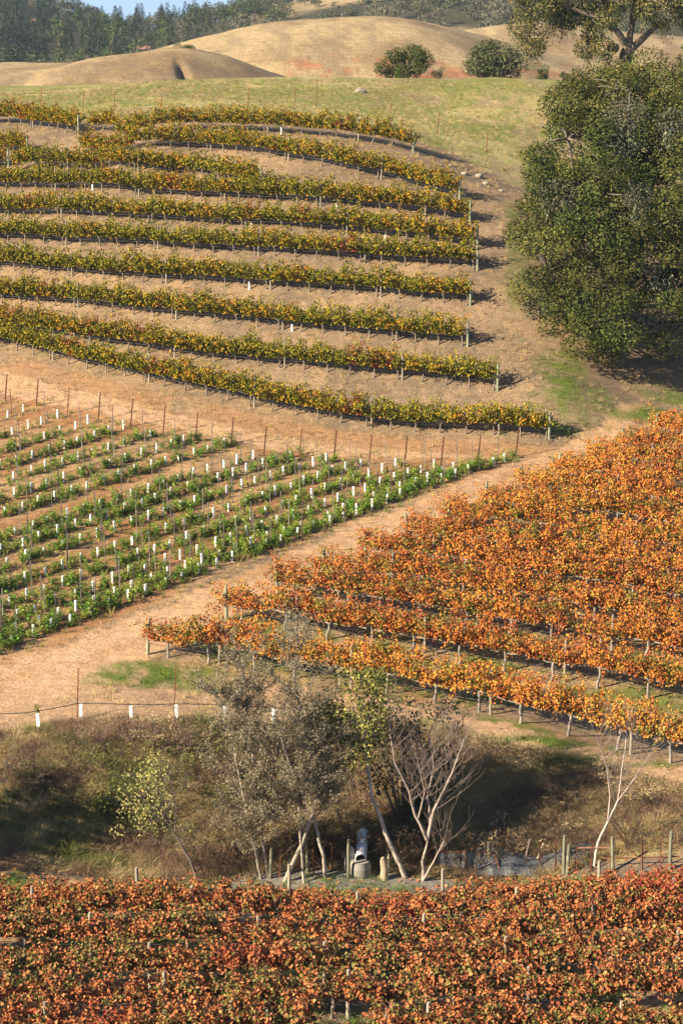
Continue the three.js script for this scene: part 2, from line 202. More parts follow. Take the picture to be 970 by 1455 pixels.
// ground colours: what the soil and turf are, patch by patch
const C = {
  road: [.54, .34, .20], roadDark: [.39, .225, .105], soil: [.34, .17, .08], soilPale: [.44, .27, .14], straw: [.30, .205, .125], strawGrey: [.195, .142, .10], dry: [.33, .235, .125],
  green: [.105, .15, .025], greenDull: [.14, .145, .04], cut: [.40, .22, .108], grey: [.27, .25, .22], meadowY: [.43, .355, .155], meadowG: [.22, .22, .058], gold: [.43, .315, .17], goldDark: [.28, .19, .10], redsoil: [.36, .125, .06], forest: [.06, .058, .03],
};
const rowDir = (() => { const a = YOUNG_BASE[1], b = YOUNG_BASE[2], l = Math.hypot(b[0] - a[0], b[1] - a[1]); return [(b[0] - a[0]) / l, (b[1] - a[1]) / l]; })();
const redDir = [.91847, .39548], redNrm = [.39548, -.91847];
function greenAt(x, z) { let g = 0; for (const [gx, gz, rx, rz, s] of GREEN) { const dx = (x - gx) / rx, dz = (z - gz) / rz, q = dx * dx + dz * dz; if (q < 4) g = Math.max(g, s * (1 - sstep(.25, 1.6, q))); } return g; }
function groundColor(x, z) {
  const wx = x + (fbm(x * .8, z * .8, 2) - .5) * 1.3, wz = z + (fbm(x * .8 + 40, z * .8, 2) - .5) * 1.3, D = -z;
  const near = zoneOf(x, z), zn = near === ZONE.road || near === ZONE.young ? zoneOf(lerp(x, wx, .35), lerp(z, wz, .35)) : zoneOf(wx, wz), n1 = fbm(x * .35, z * .35, 4), n2 = fbm(x * 1.7 + 5, z * 1.7, 3), n3 = fbm(x * 5, z * 5, 2);
  let c;
  if (zn === ZONE.fore) { c = mix3(C.soilPale, C.strawGrey, sstep(.4, .6, n1)); c = mix3(c, C.green, .85 * sstep(.5, .6, fbm(x * .6 + 3, z * .8, 4))); if (D > 52.5) c = mix3(c, C.grey, sstep(52.5, 54.5, D) * sstep(-5, -2, x) * (1 - sstep(3.5, 8, x)) * .9); }
  else if (zn === ZONE.bank) { c = mix3(C.strawGrey, C.dry, sstep(.35, .65, n1)); c = mix3(c, C.greenDull, .6 * sstep(.48, .62, fbm(x * .5 + 30, z * .7, 3)) * (1 - sstep(0, 8, x) * .6)); }
  else if (zn === ZONE.road) { c = mix3(C.road, C.roadDark, sstep(.5, .75, n1) * .7); c = mix3(c, C.soilPale, sstep(.55, .7, n2) * .4);
    const s = (wx * rowDir[1] - wz * rowDir[0]); c = mix3(c, C.roadDark, .35 * sstep(.62, .85, vnoise(s * 2.2, (x * rowDir[0] + z * rowDir[1]) * .12)));
    const e = (x - YOUNG_BASE[1][0]) * rowDir[1] - (z - YOUNG_BASE[1][1]) * rowDir[0] + 2.6 + (fbm(x * .15, z * .15, 2) - .5) * .8, rut = Math.exp(-(((Math.abs(e) - .8) / .2) ** 2)); c = mix3(c, [.58, .40, .235], .6 * rut * sstep(.3, .55, n1)); const mid = Math.exp(-((e / .35) ** 2)); c = mix3(c, C.roadDark, .4 * mid * sstep(.4, .6, n2)); }
  else if (zn === ZONE.young) { const s = (x - YOUNG_BASE[1][0]) * rowDir[1] - (z - YOUNG_BASE[1][1]) * rowDir[0]; c = mix3(C.soil, C.soilPale, sstep(.3, .7, vnoise(s * 1.6, (x * rowDir[0] + z * rowDir[1]) * .25) * .6 + n1 * .4)); c = mix3(c, C.straw, .5 * sstep(.55, .7, n1)); }
  else if (zn === ZONE.red) { const s = (x + 7.5) * redNrm[0] + (z + 71.5) * redNrm[1]; c = mix3(C.straw, C.soilPale, sstep(.4, .6, n1)); const strip = sstep(.35, .75, Math.abs(((s - 1.4) / 2.72 + 100.5) % 1 - .5) * 2) ; c = mix3(c, C.green, .8 * sstep(.42, .58, n1 * .6 + n2 * .4) * (1 - strip * .6)); }
  else if (zn === ZONE.hillside) {
    c = mix3(C.straw, C.strawGrey, sstep(.35, .68, n1) * .8); c = mix3(c, C.soilPale, sstep(.5, .7, n2) * .25);
    if (D > 85 && D < 114 && x < 12) { const e = D + curve(HILL_ROWS[0], x); c = mix3(c, C.cut, .85 * (1 - sstep(-1.2, -.3, e)) * sstep(.25, .5, n1)); c = mix3(c, C.road, .9 * (1 - sstep(-3.1, -2.5, e))); }
    if (D < 72) c = mix3(c, C.road, .7);
  }
  else if (zn === ZONE.meadow) { c = mix3(C.meadowY, C.meadowG, clamp(sstep(.4, .6, fbm(x * .07 + 3, z * .05, 5)) * .85 + sstep(0, 35, x) * .25, 0, 1)); c = mix3(c, C.straw, .6 * sstep(.52, .62, fbm(x * .35, z * .11, 4))); c = mix3(c, C.meadowG, .75 * sstep(.5, .6, fbm(x * .6 + 9, z * .2, 4))); c = mix3(c, C.meadowG, .6 * sstep(190, 212, D) * sstep(.3, .6, n1)); const f = .8 + .45 * fbm(x * 2.2, z * .5, 3); c = [c[0] * f, c[1] * f, c[2] * f]; }
  else if (zn === ZONE.hill) {
    c = mix3(C.gold, C.goldDark, sstep(.38, .68, fbm(x * .09, z * .05, 4))); c = mix3(c, C.strawGrey, .45 * sstep(.5, .7, fbm(x * .4, z * .12, 3)));
    const rx = sstep(-12, -5, x) * (1 - sstep(22, 28, x)); const r = sstep(.5, .57, fbm(x * .35, z * .5, 4));
    if (D > 300 && D < 350) c = mix3(c, C.redsoil, rx * r * (1 - sstep(334, 342, D)) * .7);
    if (D > 300 && D < 420 && x > 25) c = mix3(c, C.redsoil, .8 * sstep(.8, 1, 1 - Math.abs(D - 345 - (x - 40) * .3) / 14));
  }
  else { c = mix3(C.forest, C.gold, sstep(.42, .5, fbm(x * .012 + 2, z * .01, 3)) * sstep(-60, 10, x)); }
  if (zn !== ZONE.forest && zn !== ZONE.hill && zn !== ZONE.meadow) { const g = greenAt(wx, wz); if (g > 0) c = mix3(c, C.green, g * sstep(.32, .58, n2 * .6 + n1 * .4)); }
  const am = zn === ZONE.road ? .5 : 1, b = 1.12 * (1 + am * (.44 * n3 * .6 + .44 * n2 * .4 - .22)); return [c[0] * b, c[1] * b, c[2] * b];
}
const grain = (() => {                                  // fine tiling grain of clods and litter
  const n = 512, d = new Uint8Array(n * n * 4);
  const per = (x, y, f) => { const i = Math.floor(x * f), j = Math.floor(y * f), u0 = x * f - i, v0 = y * f - j, u = u0 * u0 * (3 - 2 * u0), v = v0 * v0 * (3 - 2 * v0), g = (a, b) => hash2((a % f + f) % f + f * 31, (b % f + f) % f + f * 17); return lerp(lerp(g(i, j), g(i + 1, j), u), lerp(g(i, j + 1), g(i + 1, j + 1), u), v); };
  for (let j = 0; j < n; j++) for (let i = 0; i < n; i++) {
    const x = i / n, y = j / n; let s = per(x, y, 6) * .05 + per(x, y, 14) * .1 + per(x, y, 37) * .25 + per(x, y, 90) * .32 + per(x, y, 200) * .28;
    s = clamp(.5 + (s - .5) * 1.9, 0, 1); const k = (j * n + i) * 4, v = 150 + 105 * s; d[k] = v; d[k + 1] = v; d[k + 2] = v; d[k + 3] = 255;
  }
  const t = new THREE.DataTexture(d, n, n); t.wrapS = t.wrapT = THREE.RepeatWrapping; t.magFilter = THREE.LinearFilter; t.minFilter = THREE.LinearMipmapLinearFilter; t.generateMipmaps = true; t.colorSpace = THREE.SRGBColorSpace; t.needsUpdate = true; return t;
})();
const grainBump = grain.clone(); grainBump.colorSpace = THREE.NoColorSpace; grainBump.needsUpdate = true;
{
  const Ds = []; for (let D = 34; D < 1450;) { Ds.push(D); D *= D < 230 ? 1.0042 : D < 560 ? 1.009 : 1.02; }
  const NX = 250, nr = Ds.length, pos = new Float32Array(nr * (NX + 1) * 3), col = new Float32Array(pos.length), uv = new Float32Array(nr * (NX + 1) * 2), zn = new Uint8Array(nr * (NX + 1));
  for (let i = 0; i < nr; i++) for (let j = 0; j <= NX; j++) {
    const D = Ds[i], k = i * (NX + 1) + j, x = (j / NX * 2 - 1) * (D * .235 + 8), z = -D;
    pos[k * 3] = x; pos[k * 3 + 1] = H(x, z); pos[k * 3 + 2] = z; const c = groundColor(x, z); col[k * 3] = c[0]; col[k * 3 + 1] = c[1]; col[k * 3 + 2] = c[2];
    const us = D > 225 ? .12 : .45; uv[k * 2] = x * us; uv[k * 2 + 1] = z * us; zn[k] = zoneOf(x, z);
  }
  const full = new THREE.BufferGeometry(); full.setAttribute('position', new THREE.BufferAttribute(pos, 3));
  const idx = []; const by = {};
  for (let i = 0; i + 1 < nr; i++) for (let j = 0; j < NX; j++) { const a = i * (NX + 1) + j, b = a + 1, c = a + NX + 1, d = c + 1; idx.push(a, b, c, b, d, c); (by[zn[a]] ??= []).push(a, b, c, b, d, c); }
  full.setIndex(idx); full.computeVertexNormals(); const nor = full.getAttribute('normal').array;
  const gm = mat({ roughness: .95, map: grain, bumpMap: grainBump, bumpScale: .018 });
  const nm = { fore: 'vineyard_floor', bank: 'bank', road: 'dirt_road', young: 'tilled_soil', red: 'vineyard_soil', hillside: 'hillside', meadow: 'meadow', hill: 'golden_hills', forest: 'forest_hill' };
  const lb = { fore: 'grassy soil floor of the salmon-leaved vineyard', bank: 'dry grassy bank between the fence and the vineyards', road: 'bare tan dirt road between the two vineyards', young: 'bare orange soil of the young vineyard with white tubes', red: 'straw and green soil under the orange-leaved vineyard', hillside: 'dry brown slope of the terraced vineyard', meadow: 'yellow-green meadow above the terraced vineyard', hill: 'golden grass hills behind the meadow', forest: 'wooded hill on the skyline' };
  for (const z in ZONE) {
    const list = by[ZONE[z]]; if (!list) continue; const map = new Map(), P = [], N = [], K = [], T = [], I = [];
    for (const v of list) { let q = map.get(v); if (q === undefined) { q = map.size; map.set(v, q); P.push(pos[v * 3], pos[v * 3 + 1], pos[v * 3 + 2]); N.push(nor[v * 3], nor[v * 3 + 1], nor[v * 3 + 2]); K.push(col[v * 3], col[v * 3 + 1], col[v * 3 + 2]); T.push(uv[v * 2], uv[v * 2 + 1]); } I.push(q); }
    const g = new THREE.BufferGeometry(); g.setAttribute('position', new THREE.Float32BufferAttribute(P, 3)); g.setAttribute('normal', new THREE.Float32BufferAttribute(N, 3)); g.setAttribute('color', new THREE.Float32BufferAttribute(K, 3)); g.setAttribute('uv', new THREE.Float32BufferAttribute(T, 2)); g.setIndex(I);
    const o = new THREE.Mesh(g, gm); o.name = nm[z]; o.userData.kind = 'structure'; o.userData.label = lb[z]; scene.add(o);
  }
}
const gpos = (x, z, dy = 0) => new THREE.Vector3(x, H(x, z) + dy, z);
console.log('ground done');

// ---------------------------------------------------------------- grapevines
const WOODC = [.20, .155, .115], WOODP = [.34, .29, .235], CANE = [.20, .09, .045];
function vineGeos(seed, o) {
  const r = rngOf(seed), tr = new MB(), co = new MB(), lf = new MB(), y0 = o.y0, L = o.L;
  const bark = (i) => mix3(o.bark, [o.bark[0] * .6, o.bark[1] * .6, o.bark[2] * .6], r());
  const wx = gauss(r) * .05, wz = gauss(r) * .05, R0 = o.trunk;
  if (o.arms === 1) tr.tube([[wx * .3, -.15, 0], [wx, y0 * .35, wz], [0, y0 * .7, -wz], [-.03, y0 * .9, 0], [-.14, y0, 0]], [R0 * 1.25, R0, R0 * .9, R0 * .85, R0 * .7], 6, bark);
  else tr.tube([[wx * .3, -.15, 0], [wx, y0 * .3, wz], [-wx, y0 * .65, -wz], [0, y0 * .98, 0]], [R0 * 1.3, R0, R0 * .9, R0 * 1.05], 6, bark);
  const arm = (s, len) => { const p = [], q = []; for (let i = 0; i <= 4; i++) { const t = i / 4; p.push([s * len * t + (o.arms === 1 ? -.1 : 0), y0 - (o.arms === 1 ? 0 : .04) + gauss(r) * .025 + .02 * t, gauss(r) * .025]); q.push(lerp(R0 * .72, R0 * .38, t)); } co.tube(p, q, 5, bark); };
  if (o.arms === 1) arm(-1, L * .92); else { arm(-1, L * .5); arm(1, L * .5); }
  for (let s = 0; s < o.shoots; s++) {
    const sx = o.arms === 1 ? -.05 - L * ((s + r()) / o.shoots) : L * ((s + r()) / o.shoots - .5), side = gauss(r);
    let p = [sx, y0 + .02, gauss(r) * .04], d = unit(gauss(r) * .35, 1, side * o.lean), len = o.len * (.65 + .6 * r()); const n = Math.round(o.per * len / o.len * (.8 + .4 * r())), path = [p];
    const tone = r(), pal = o.pals[Math.floor(tone * o.pals.length)], st = len / n;
    for (let i = 0; i < n; i++) {
      const t = i / n; d = unit(d[0] + gauss(r) * .07, d[1] - o.droop * t * t * (4 / n) - .005, d[2] + side * .03 + gauss(r) * .06);
      p = [p[0] + d[0] * st, p[1] + d[1] * st, p[2] + d[2] * st]; if (p[1] < .35) break; if (i % 10 === 9 || i === n - 1) path.push(p);
      if (i < 1) continue;
      const a = r() * 6.2832, pet = .04 + .09 * r(), q = [p[0] + Math.cos(a) * pet, p[1] + gauss(r) * .04, p[2] + Math.sin(a) * pet * 1.15];
      const z = o.leaf * (.6 + .7 * r()) * (1 - .35 * t);
      lf.leaf(q, unit(Math.cos(a) + gauss(r) * .5, -.35 - .7 * r(), Math.sin(a) + gauss(r) * .5), unit(gauss(r), .75, gauss(r) + .1), z, z * (.85 + .3 * r()), pick(r, pal, .22), .12 + .3 * r(), o.lobed);
    }
    if (path.length > 1) co.tube(path, path.map((_, i) => lerp(.007, .003, i / path.length) * (o.caneK || 1)), 3, CANE, false);
  }
  return { trunk: tr.geo(), cordon: co.geo(), foliage: lf.geo() };
}
const dim = (o, k, g = k, b = k) => { for (const n in o) for (const q of o[n]) { q[0] *= k; q[1] *= g; q[2] *= b; } return o; };
const K = {                                             // leaf colours [r,g,b,weight]
  green: [[.14, .155, .018, 5], [.23, .21, .025, 4], [.38, .30, .035, 2.5], [.07, .09, .014, 2]],
  yellow: [[.34, .27, .03, 4], [.22, .195, .025, 4], [.42, .27, .03, 2], [.10, .115, .018, 3]],
  amber: [[.48, .29, .03, 4], [.46, .19, .03, 3], [.30, .23, .025, 3], [.14, .14, .018, 2]],
  crimson: [[.26, .06, .035, 4], [.33, .12, .05, 2], [.18, .13, .03, 2]],
  orange: [[.50, .20, .045, 5], [.42, .14, .04, 4], [.52, .28, .055, 3], [.26, .085, .035, 2]],
  rust: [[.38, .12, .045, 5], [.27, .08, .035, 4], [.46, .18, .05, 4], [.18, .14, .03, 1.5]],
  gold: [[.50, .28, .05, 3], [.48, .20, .045, 4], [.34, .25, .04, 2], [.38, .13, .04, 1.5]],
  moss: [[.17, .16, .035, 4], [.10, .115, .025, 3], [.42, .19, .06, 2], [.35, .26, .06, 2]],
  salmon: [[.44, .18, .07, 5], [.36, .125, .05, 6], [.22, .07, .035, 4], [.46, .25, .10, 1], [.16, .135, .035, 2]],
  blood: [[.26, .05, .035, 4], [.34, .10, .045, 4], [.42, .17, .07, 3]],
  olive: [[.20, .18, .055, 4], [.12, .12, .035, 4], [.44, .2, .1, 3]],
};
dim({ a: K.green, b: K.yellow, c: K.amber, d: K.crimson }, .84, .82, .7); dim({ a: K.orange, b: K.rust, c: K.gold, d: K.moss }, .94, .86, .76); dim({ a: K.salmon, b: K.blood, c: K.olive }, .84, .78, .78);
function vineKind(seed0, count, o) { const a = []; for (let i = 0; i < count; i++) a.push(vineGeos(seed0 + i * 7, o)); return a; }
const hillO = { L: 1.36, y0: .5, trunk: .04, arms: 1, shoots: 27, per: 33, len: 1.12, lean: .45, droop: 1.4, leaf: .135, bark: [.25, .205, .165] };
const hillVines = {
  green: vineKind(100, 7, { ...hillO, pals: [K.green, K.green, K.green, K.yellow] }), yellow: vineKind(200, 7, { ...hillO, pals: [K.green, K.yellow, K.yellow, K.amber] }),
  amber: vineKind(300, 6, { ...hillO, pals: [K.yellow, K.amber, K.amber, K.green] }), red: vineKind(400, 4, { ...hillO, pals: [K.crimson, K.amber, K.crimson, K.green] }),
};
const redO = { L: 1.85, y0: .72, trunk: .055, arms: 2, shoots: 36, per: 40, len: 1.3, lean: .6, droop: 1.7, leaf: .115, bark: [.27, .235, .205] };
const redVines = {
  orange: vineKind(500, 6, { ...redO, pals: [K.orange, K.orange, K.gold, K.rust] }), rust: vineKind(600, 6, { ...redO, pals: [K.rust, K.rust, K.orange, K.moss] }),
  gold: vineKind(700, 6, { ...redO, pals: [K.gold, K.orange, K.gold, K.moss] }),
};
const foreO = { L: 1.55, y0: .62, trunk: .05, arms: 2, shoots: 32, per: 34, len: 1.0, lean: .52, droop: 2.0, leaf: .112, bark: [.2, .16, .13], lobed: true };
const foreVines = {
  salmon: vineKind(800, 7, { ...foreO, pals: [K.salmon, K.salmon, K.salmon, K.olive] }), olive: vineKind(900, 4, { ...foreO, pals: [K.olive, K.salmon, K.salmon, K.olive] }), blood: vineKind(950, 3, { ...foreO, pals: [K.blood, K.salmon, K.blood] }),
};
console.log('vine shapes done');
function along(line, step, start = 0, jitter, r) {      // places along a polyline on the ground
  const seg = []; let tot = 0; for (let i = 0; i + 1 < line.length; i++) { const l = Math.hypot(line[i + 1][0] - line[i][0], line[i + 1][1] - line[i][1]); seg.push(l); tot += l; }
  const at = (s) => { let i = 0; while (i < seg.length - 1 && s > seg[i]) { s -= seg[i]; i++; } const t = s / seg[i]; return [lerp(line[i][0], line[i + 1][0], t), lerp(line[i][1], line[i + 1][1], t)]; };
  const out = []; for (let s = start; s <= tot + .01; s += step) { const q = at(clamp(s + (r ? (r() - .5) * jitter : 0), 0, tot)), a = at(Math.max(0, s - 1)), b = at(Math.min(tot, s + 1)); out.push({ x: q[0], z: q[1], dx: b[0] - a[0], dz: b[1] - a[1] }); }
  return out;
}
const E3 = new THREE.Euler(0, 0, 0, 'YXZ');
function settle(o, p, extra = 0, flip = false) {        // stand on the ground, turned along its row and following its slope
  const yaw = Math.atan2(-p.dz, p.dx) + (flip ? Math.PI : 0), l = Math.hypot(p.dx, p.dz) || 1, ux = p.dx / l, uz = p.dz / l;
  const sl = (H(p.x + ux * .7, p.z + uz * .7) - H(p.x - ux * .7, p.z - uz * .7)) / 1.4;
  o.position.copy(gpos(p.x, p.z)); o.rotation.order = 'YXZ'; o.rotation.set(0, yaw, Math.atan(sl) * (flip ? -1 : 1)); return o;
}
function plantVine(geos, p, name, label, group, opt = {}) {
  const g = thing(name, label, 'grapevine', group); settle(g, p, 0, opt.flip); const s = opt.scale || 1; g.scale.set(opt.sx || 1, s, s);
  part(g, 'trunk', geos.trunk, M.wood); part(g, 'cordon', geos.cordon, M.wood); part(g, 'foliage', geos.foliage, M.leaf); return g;
}
// wooden and steel posts
function postGeo(seed, h, rad, base, lean = 0) {
  const r = rngOf(seed), m = new MB(), pts = [], q = [], n = 7; for (let i = 0; i <= n; i++) { const t = i / n; pts.push([lean * t * h, -.25 + (h + .25) * t, 0]); q.push(rad * (1 - .12 * t) * (i === n ? .82 : 1)); }
  m.tube(pts, q, 9, () => { const k = .7 + .55 * r(); return [base[0] * k, base[1] * k, base[2] * k]; }); return m.geo();
}
function stakeGeo(seed, h, base, w = .022, lean = 0) {  // angle-iron stake with a T section
  const r = rngOf(seed), m = new MB(), n = 8;
  for (let i = 0; i < n; i++) { const y0 = -.2 + (h + .2) * i / n, y1 = -.2 + (h + .2) * (i + 1) / n, k = .65 + .7 * r(), c = [base[0] * k, base[1] * k, base[2] * k], x = lean * (y0 + y1) / 2; m.box(x - w, x + w, y0, y1, -.004, .004, c); m.box(x - .004, x + .004, y0, y1, -w * 1.3, -.004, c); }
  return m.geo();
}
const POSTW = [.27, .235, .185], POSTG = [.22, .235, .16], RUST = [.16, .062, .035];
const woodPosts = [0, 1, 2].map(i => postGeo(40 + i, 1.62, .055, POSTW)), endPosts = [0, 1].map(i => postGeo(50 + i, 1.45, .075, POSTG)), shortPosts = [0, 1].map(i => postGeo(60 + i, 1.35, .06, POSTW));
const ordinal = ['first', 'second', 'third', 'fourth', 'fifth', 'sixth', 'seventh', 'eighth', 'ninth', 'tenth', 'eleventh', 'twelfth', 'thirteenth'];
const hillRowName = ['lowest row above the dirt cut bank', 'second row up', 'third row up', 'fourth row up', 'fifth row up', 'sixth row up', 'seventh row up', 'short eighth row up', 'ninth row up', 'topmost curved row on the hill crest', 'row beside the meadow past the bare gap', 'stub of row between the bare gap and the crest', 'row below the bare brown gap', 'small row under the bare brown gap'];
function hose(line, y, rad, name, label, group) {
  const r = rngOf(line.length * 77 + Math.round(line[0][0] * 10)), m = new MB(), pts = []; const a = along(line, .9); for (const p of a) pts.push([p.x, H(p.x, p.z) + y + gauss(r) * .02, p.z]);
  m.tube(pts, pts.map(() => rad), 4, [.035, .033, .03], false); return solid(name, m.geo(), M.plastic, label, 'hose', group);
}
HILL_ROWS.forEach((line, ri) => {
  const r = rngOf(1000 + ri), rn = hillRowName[ri], ps = along(line, 1.36, .3, .12, r), n = ps.length;
  ps.forEach((p, i) => {
    
    const t = fbm(p.x * .22 + ri * 3.1, p.z * .22, 3), top = ri >= 8 ? .23 : ri >= 6 ? .12 : .03, rd = ri < 2 && p.x < -8 ? .22 : 0;
    const kind = (r() < rd + .05 || (ri === 1 && Math.abs(p.x - 2) < 1.4)) ? 'red' : t + top + (r() - .5) * .24 > .67 ? 'amber' : t + top + (r() - .5) * .22 > .51 ? 'yellow' : 'green';
    const set = hillVines[kind], s = 1.08 + .16 * r();
    plantVine(set[Math.floor(r() * set.length)], p, 'grapevine', `${{ red: 'crimson-tinged', amber: 'amber-gold', yellow: 'yellowing green', green: 'mostly green' }[kind]} grapevine in the ${rn}, terraced hillside`, `hillside vines, ${rn}`, { scale: s, sx: 1 });
    if ((i % 5 === 2 && i < n - 2)) { const o = solid('trellis_post', woodPosts[i % 3], M.wood, `wooden trellis post in the ${rn}, terraced hillside`, 'post', `hillside posts, ${rn}`); settle(o, { ...p, x: p.x + p.dx * .14, z: p.z + p.dz * .14 }); o.rotation.z *= .2; }
  });
  const e = ps[n - 1]; if (ri !== 11) { const o = solid('end_post', endPosts[ri % 2], M.wood, `greenish end post of the ${rn}, terraced hillside`, 'post'); settle(o, { ...e, x: e.x + e.dx * .16, z: e.z + e.dz * .16 }); o.rotation.z = 0; }
  hose(line, .42, .011, 'drip_hose', `drip hose along the ${rn}, terraced hillside`, 'hillside drip hoses');
});
console.log('hill vines');
// orange-leaved block
const redRows = [RED_FRONT];
{
  const a = [-7.5, -71.5], b = [15.2, -96.9];
  for (const s of [4.1, 6.9, 9.5, 12.2, 14.9, 17.6, 20.3, 23, 25.7, 28.4, 31.1, 33.8]) {
    // start on the road edge
    const ex = b[0] - a[0], ez = b[1] - a[1], per = ex * redNrm[0] + ez * redNrm[1], t = s / per, sx = a[0] + ex * t, sz = a[1] + ez * t;
    const line = []; for (let k = 0; k < 40; k++) { const x = sx + redDir[0] * k, z = sz + redDir[1] * k; if (x > -z * .19 + 3.5) break; line.push([x + (fbm(k * .1, s, 2) - .5) * .5 * redNrm[0], z + (fbm(k * .1, s, 2) - .5) * .5 * redNrm[1]]); }
    if (line.length > 2) redRows.push(line);
  }
}
redRows.forEach((line, ri) => {
  const r = rngOf(2000 + ri), rn = ri === 0 ? 'front row above the grassy bank' : `${ordinal[ri]} row behind the grassy bank`, ps = along(line, 1.85, .75, .2, r), n = ps.length;
  ps.forEach((p, i) => {
    const t = fbm(p.x * .16 + 11, p.z * .16, 3) + (r() - .5) * .26, kind = t > .64 ? 'gold' : t > .53 ? 'orange' : 'rust', set = redVines[kind];
    plantVine(set[Math.floor(r() * set.length)], p, 'red_grapevine', `${{ gold: 'golden-yellow', orange: 'bright orange', rust: 'rust-red' }[kind]} grapevine in the ${rn}, orange-leaved vineyard`, `orange-leaved vines, ${rn}`, { scale: (.98 + .22 * r()) * (i === 0 ? .85 : 1), sx: 1 + .1 * r(), flip: r() < .5 });
    if (i % 3 === 1) { const o = solid('trellis_post', woodPosts[i % 3], M.wood, `wooden trellis post in the ${rn}, orange-leaved vineyard`, 'post', `orange vineyard posts, ${rn}`); settle(o, { ...p, x: p.x + p.dx * .24, z: p.z + p.dz * .24 }); o.rotation.z *= .2; }
  });
  const e = { x: line[0][0], z: line[0][1], dx: ps[0].dx, dz: ps[0].dz }; const o = solid('end_post', endPosts[ri % 2], M.wood, `mossy end post of the ${rn}, orange-leaved vineyard`, 'post'); settle(o, e); o.rotation.z = .06 * (ri % 3 - 1);
  hose(line, .45, .012, 'drip_hose', `black drip hose along the ${rn}, orange-leaved vineyard`, 'orange vineyard drip hoses');
});
// salmon-leaved block in the foreground
[[-53.5, 0], [-51.2, 1], [-48.9, 2], [-46.6, 3], [-44.3, 4], [-42, 5], [-39.8, 6]].forEach(([z0, ri]) => {
  const r = rngOf(3000 + ri), rn = ['row along the broken fence', 'second row from the broken fence', 'third row from the broken fence', 'fourth row from the broken fence', 'fifth row from the broken fence', 'sixth row from the broken fence', 'seventh row from the broken fence'][ri];
  const line = []; for (let x = -13; x <= 13; x += 1) line.push([x, z0 - .9 + (x < 0 ? .0 : -.012 * x) + .22 * Math.sin(x * .22 + ri) + (ri === 0 && x < -2 ? -.05 * (x + 2) : 0)]);
  along(line, 1.55, .2 + .4 * ri % 1.5, .2, r).forEach((p, i) => {
    if (Math.abs(p.x) > -p.z * .19 + 2) return; if (r() < .03) return; const sparse = ri === 0 && p.x > -4 && p.x < 3.2;
    const t = fbm(p.x * .3 + ri * 5, p.z * .3 + 4, 3) + (r() - .5) * .25; let kind = t > .58 ? 'olive' : t < .27 ? 'blood' : 'salmon'; if (ri < 2 && p.x > 8.2) kind = 'blood';
    const set = foreVines[kind]; plantVine(set[Math.floor(r() * set.length)], p, 'salmon_grapevine', `${{ salmon: 'salmon-brown', olive: 'olive-tinged', blood: 'dark red' }[kind]} leaved grapevine in the ${rn}`, `salmon-leaved vines, ${rn}`, { scale: sparse ? .4 : ri === 0 ? .62 + .12 * r() : .88 + .2 * r(), sx: 1 + .12 * r(), flip: r() < .5 });
    if (i % 3 === (ri + 1) % 3) { const o = solid('trellis_post', shortPosts[i % 2], M.wood, `greenish wooden trellis post in the ${rn} of salmon-leaved vines`, 'post', `salmon vineyard posts, ${rn}`); settle(o, { ...p, x: p.x + p.dx * .2, z: p.z + p.dz * .2 }); o.rotation.z *= .2; }
  });
  hose(line, .4, .012, 'drip_hose', `thin black drip hose strung along the ${rn} of salmon-leaved vines`, 'foreground drip hoses');
});
console.log('vines done');

// ---------------------------------------------------------------- young vineyard: white grow tubes, stakes, row-end posts, weeds
const tubeGeo = (() => { const m = new MB(), w = .038, h = .44, k = [.80, .80, .77]; // open square carton tube with thin walls
  for (const [a, b, c, d] of [[-w, w, w - .004, w], [-w, w, -w, -w + .004]]) m.box(a, b, -.06, h, c, d, k); for (const s of [-1, 1]) m.box(s > 0 ? w - .004 : -w, s > 0 ? w : -w + .004, -.06, h, -w + .004, w - .004, k); return m.geo(); })();
const shootGeo = (() => { const r = rngOf(8), m = new MB(); m.tube([[0, .0, 0], [.01, .4, 0], [.03, .62, .01]], [.006, .005, .003], 4, CANE); for (let i = 0; i < 16; i++) { const a = r() * 6.28; m.leaf([gauss(r) * .03, .46 + .2 * r(), gauss(r) * .03], unit(Math.cos(a), .1, Math.sin(a)), unit(gauss(r), 1, gauss(r)), .09, .08, pick(r, K.green)); } return m.geo(); })();
function growTube(p, label, group, shoot, r) { const t = thing('grow_tube', label, 'grow tube', group); t.position.copy(gpos(p.x, p.z)); t.rotation.set(gauss(r) * .07, r() * 3, gauss(r) * .08); t.scale.y = .8 + .35 * r(); part(t, 'tube', tubeGeo, M.dull); if (shoot) part(t, 'shoot', shootGeo, M.leaf); return t; }
const stakeGrey = [0, 1].map(i => stakeGeo(70 + i, 1.5, [.25, .21, .185], .021)), stakeRust = [0, 1].map(i => stakeGeo(75 + i, 1.5, RUST, .034, .1));
const youngLines = [];
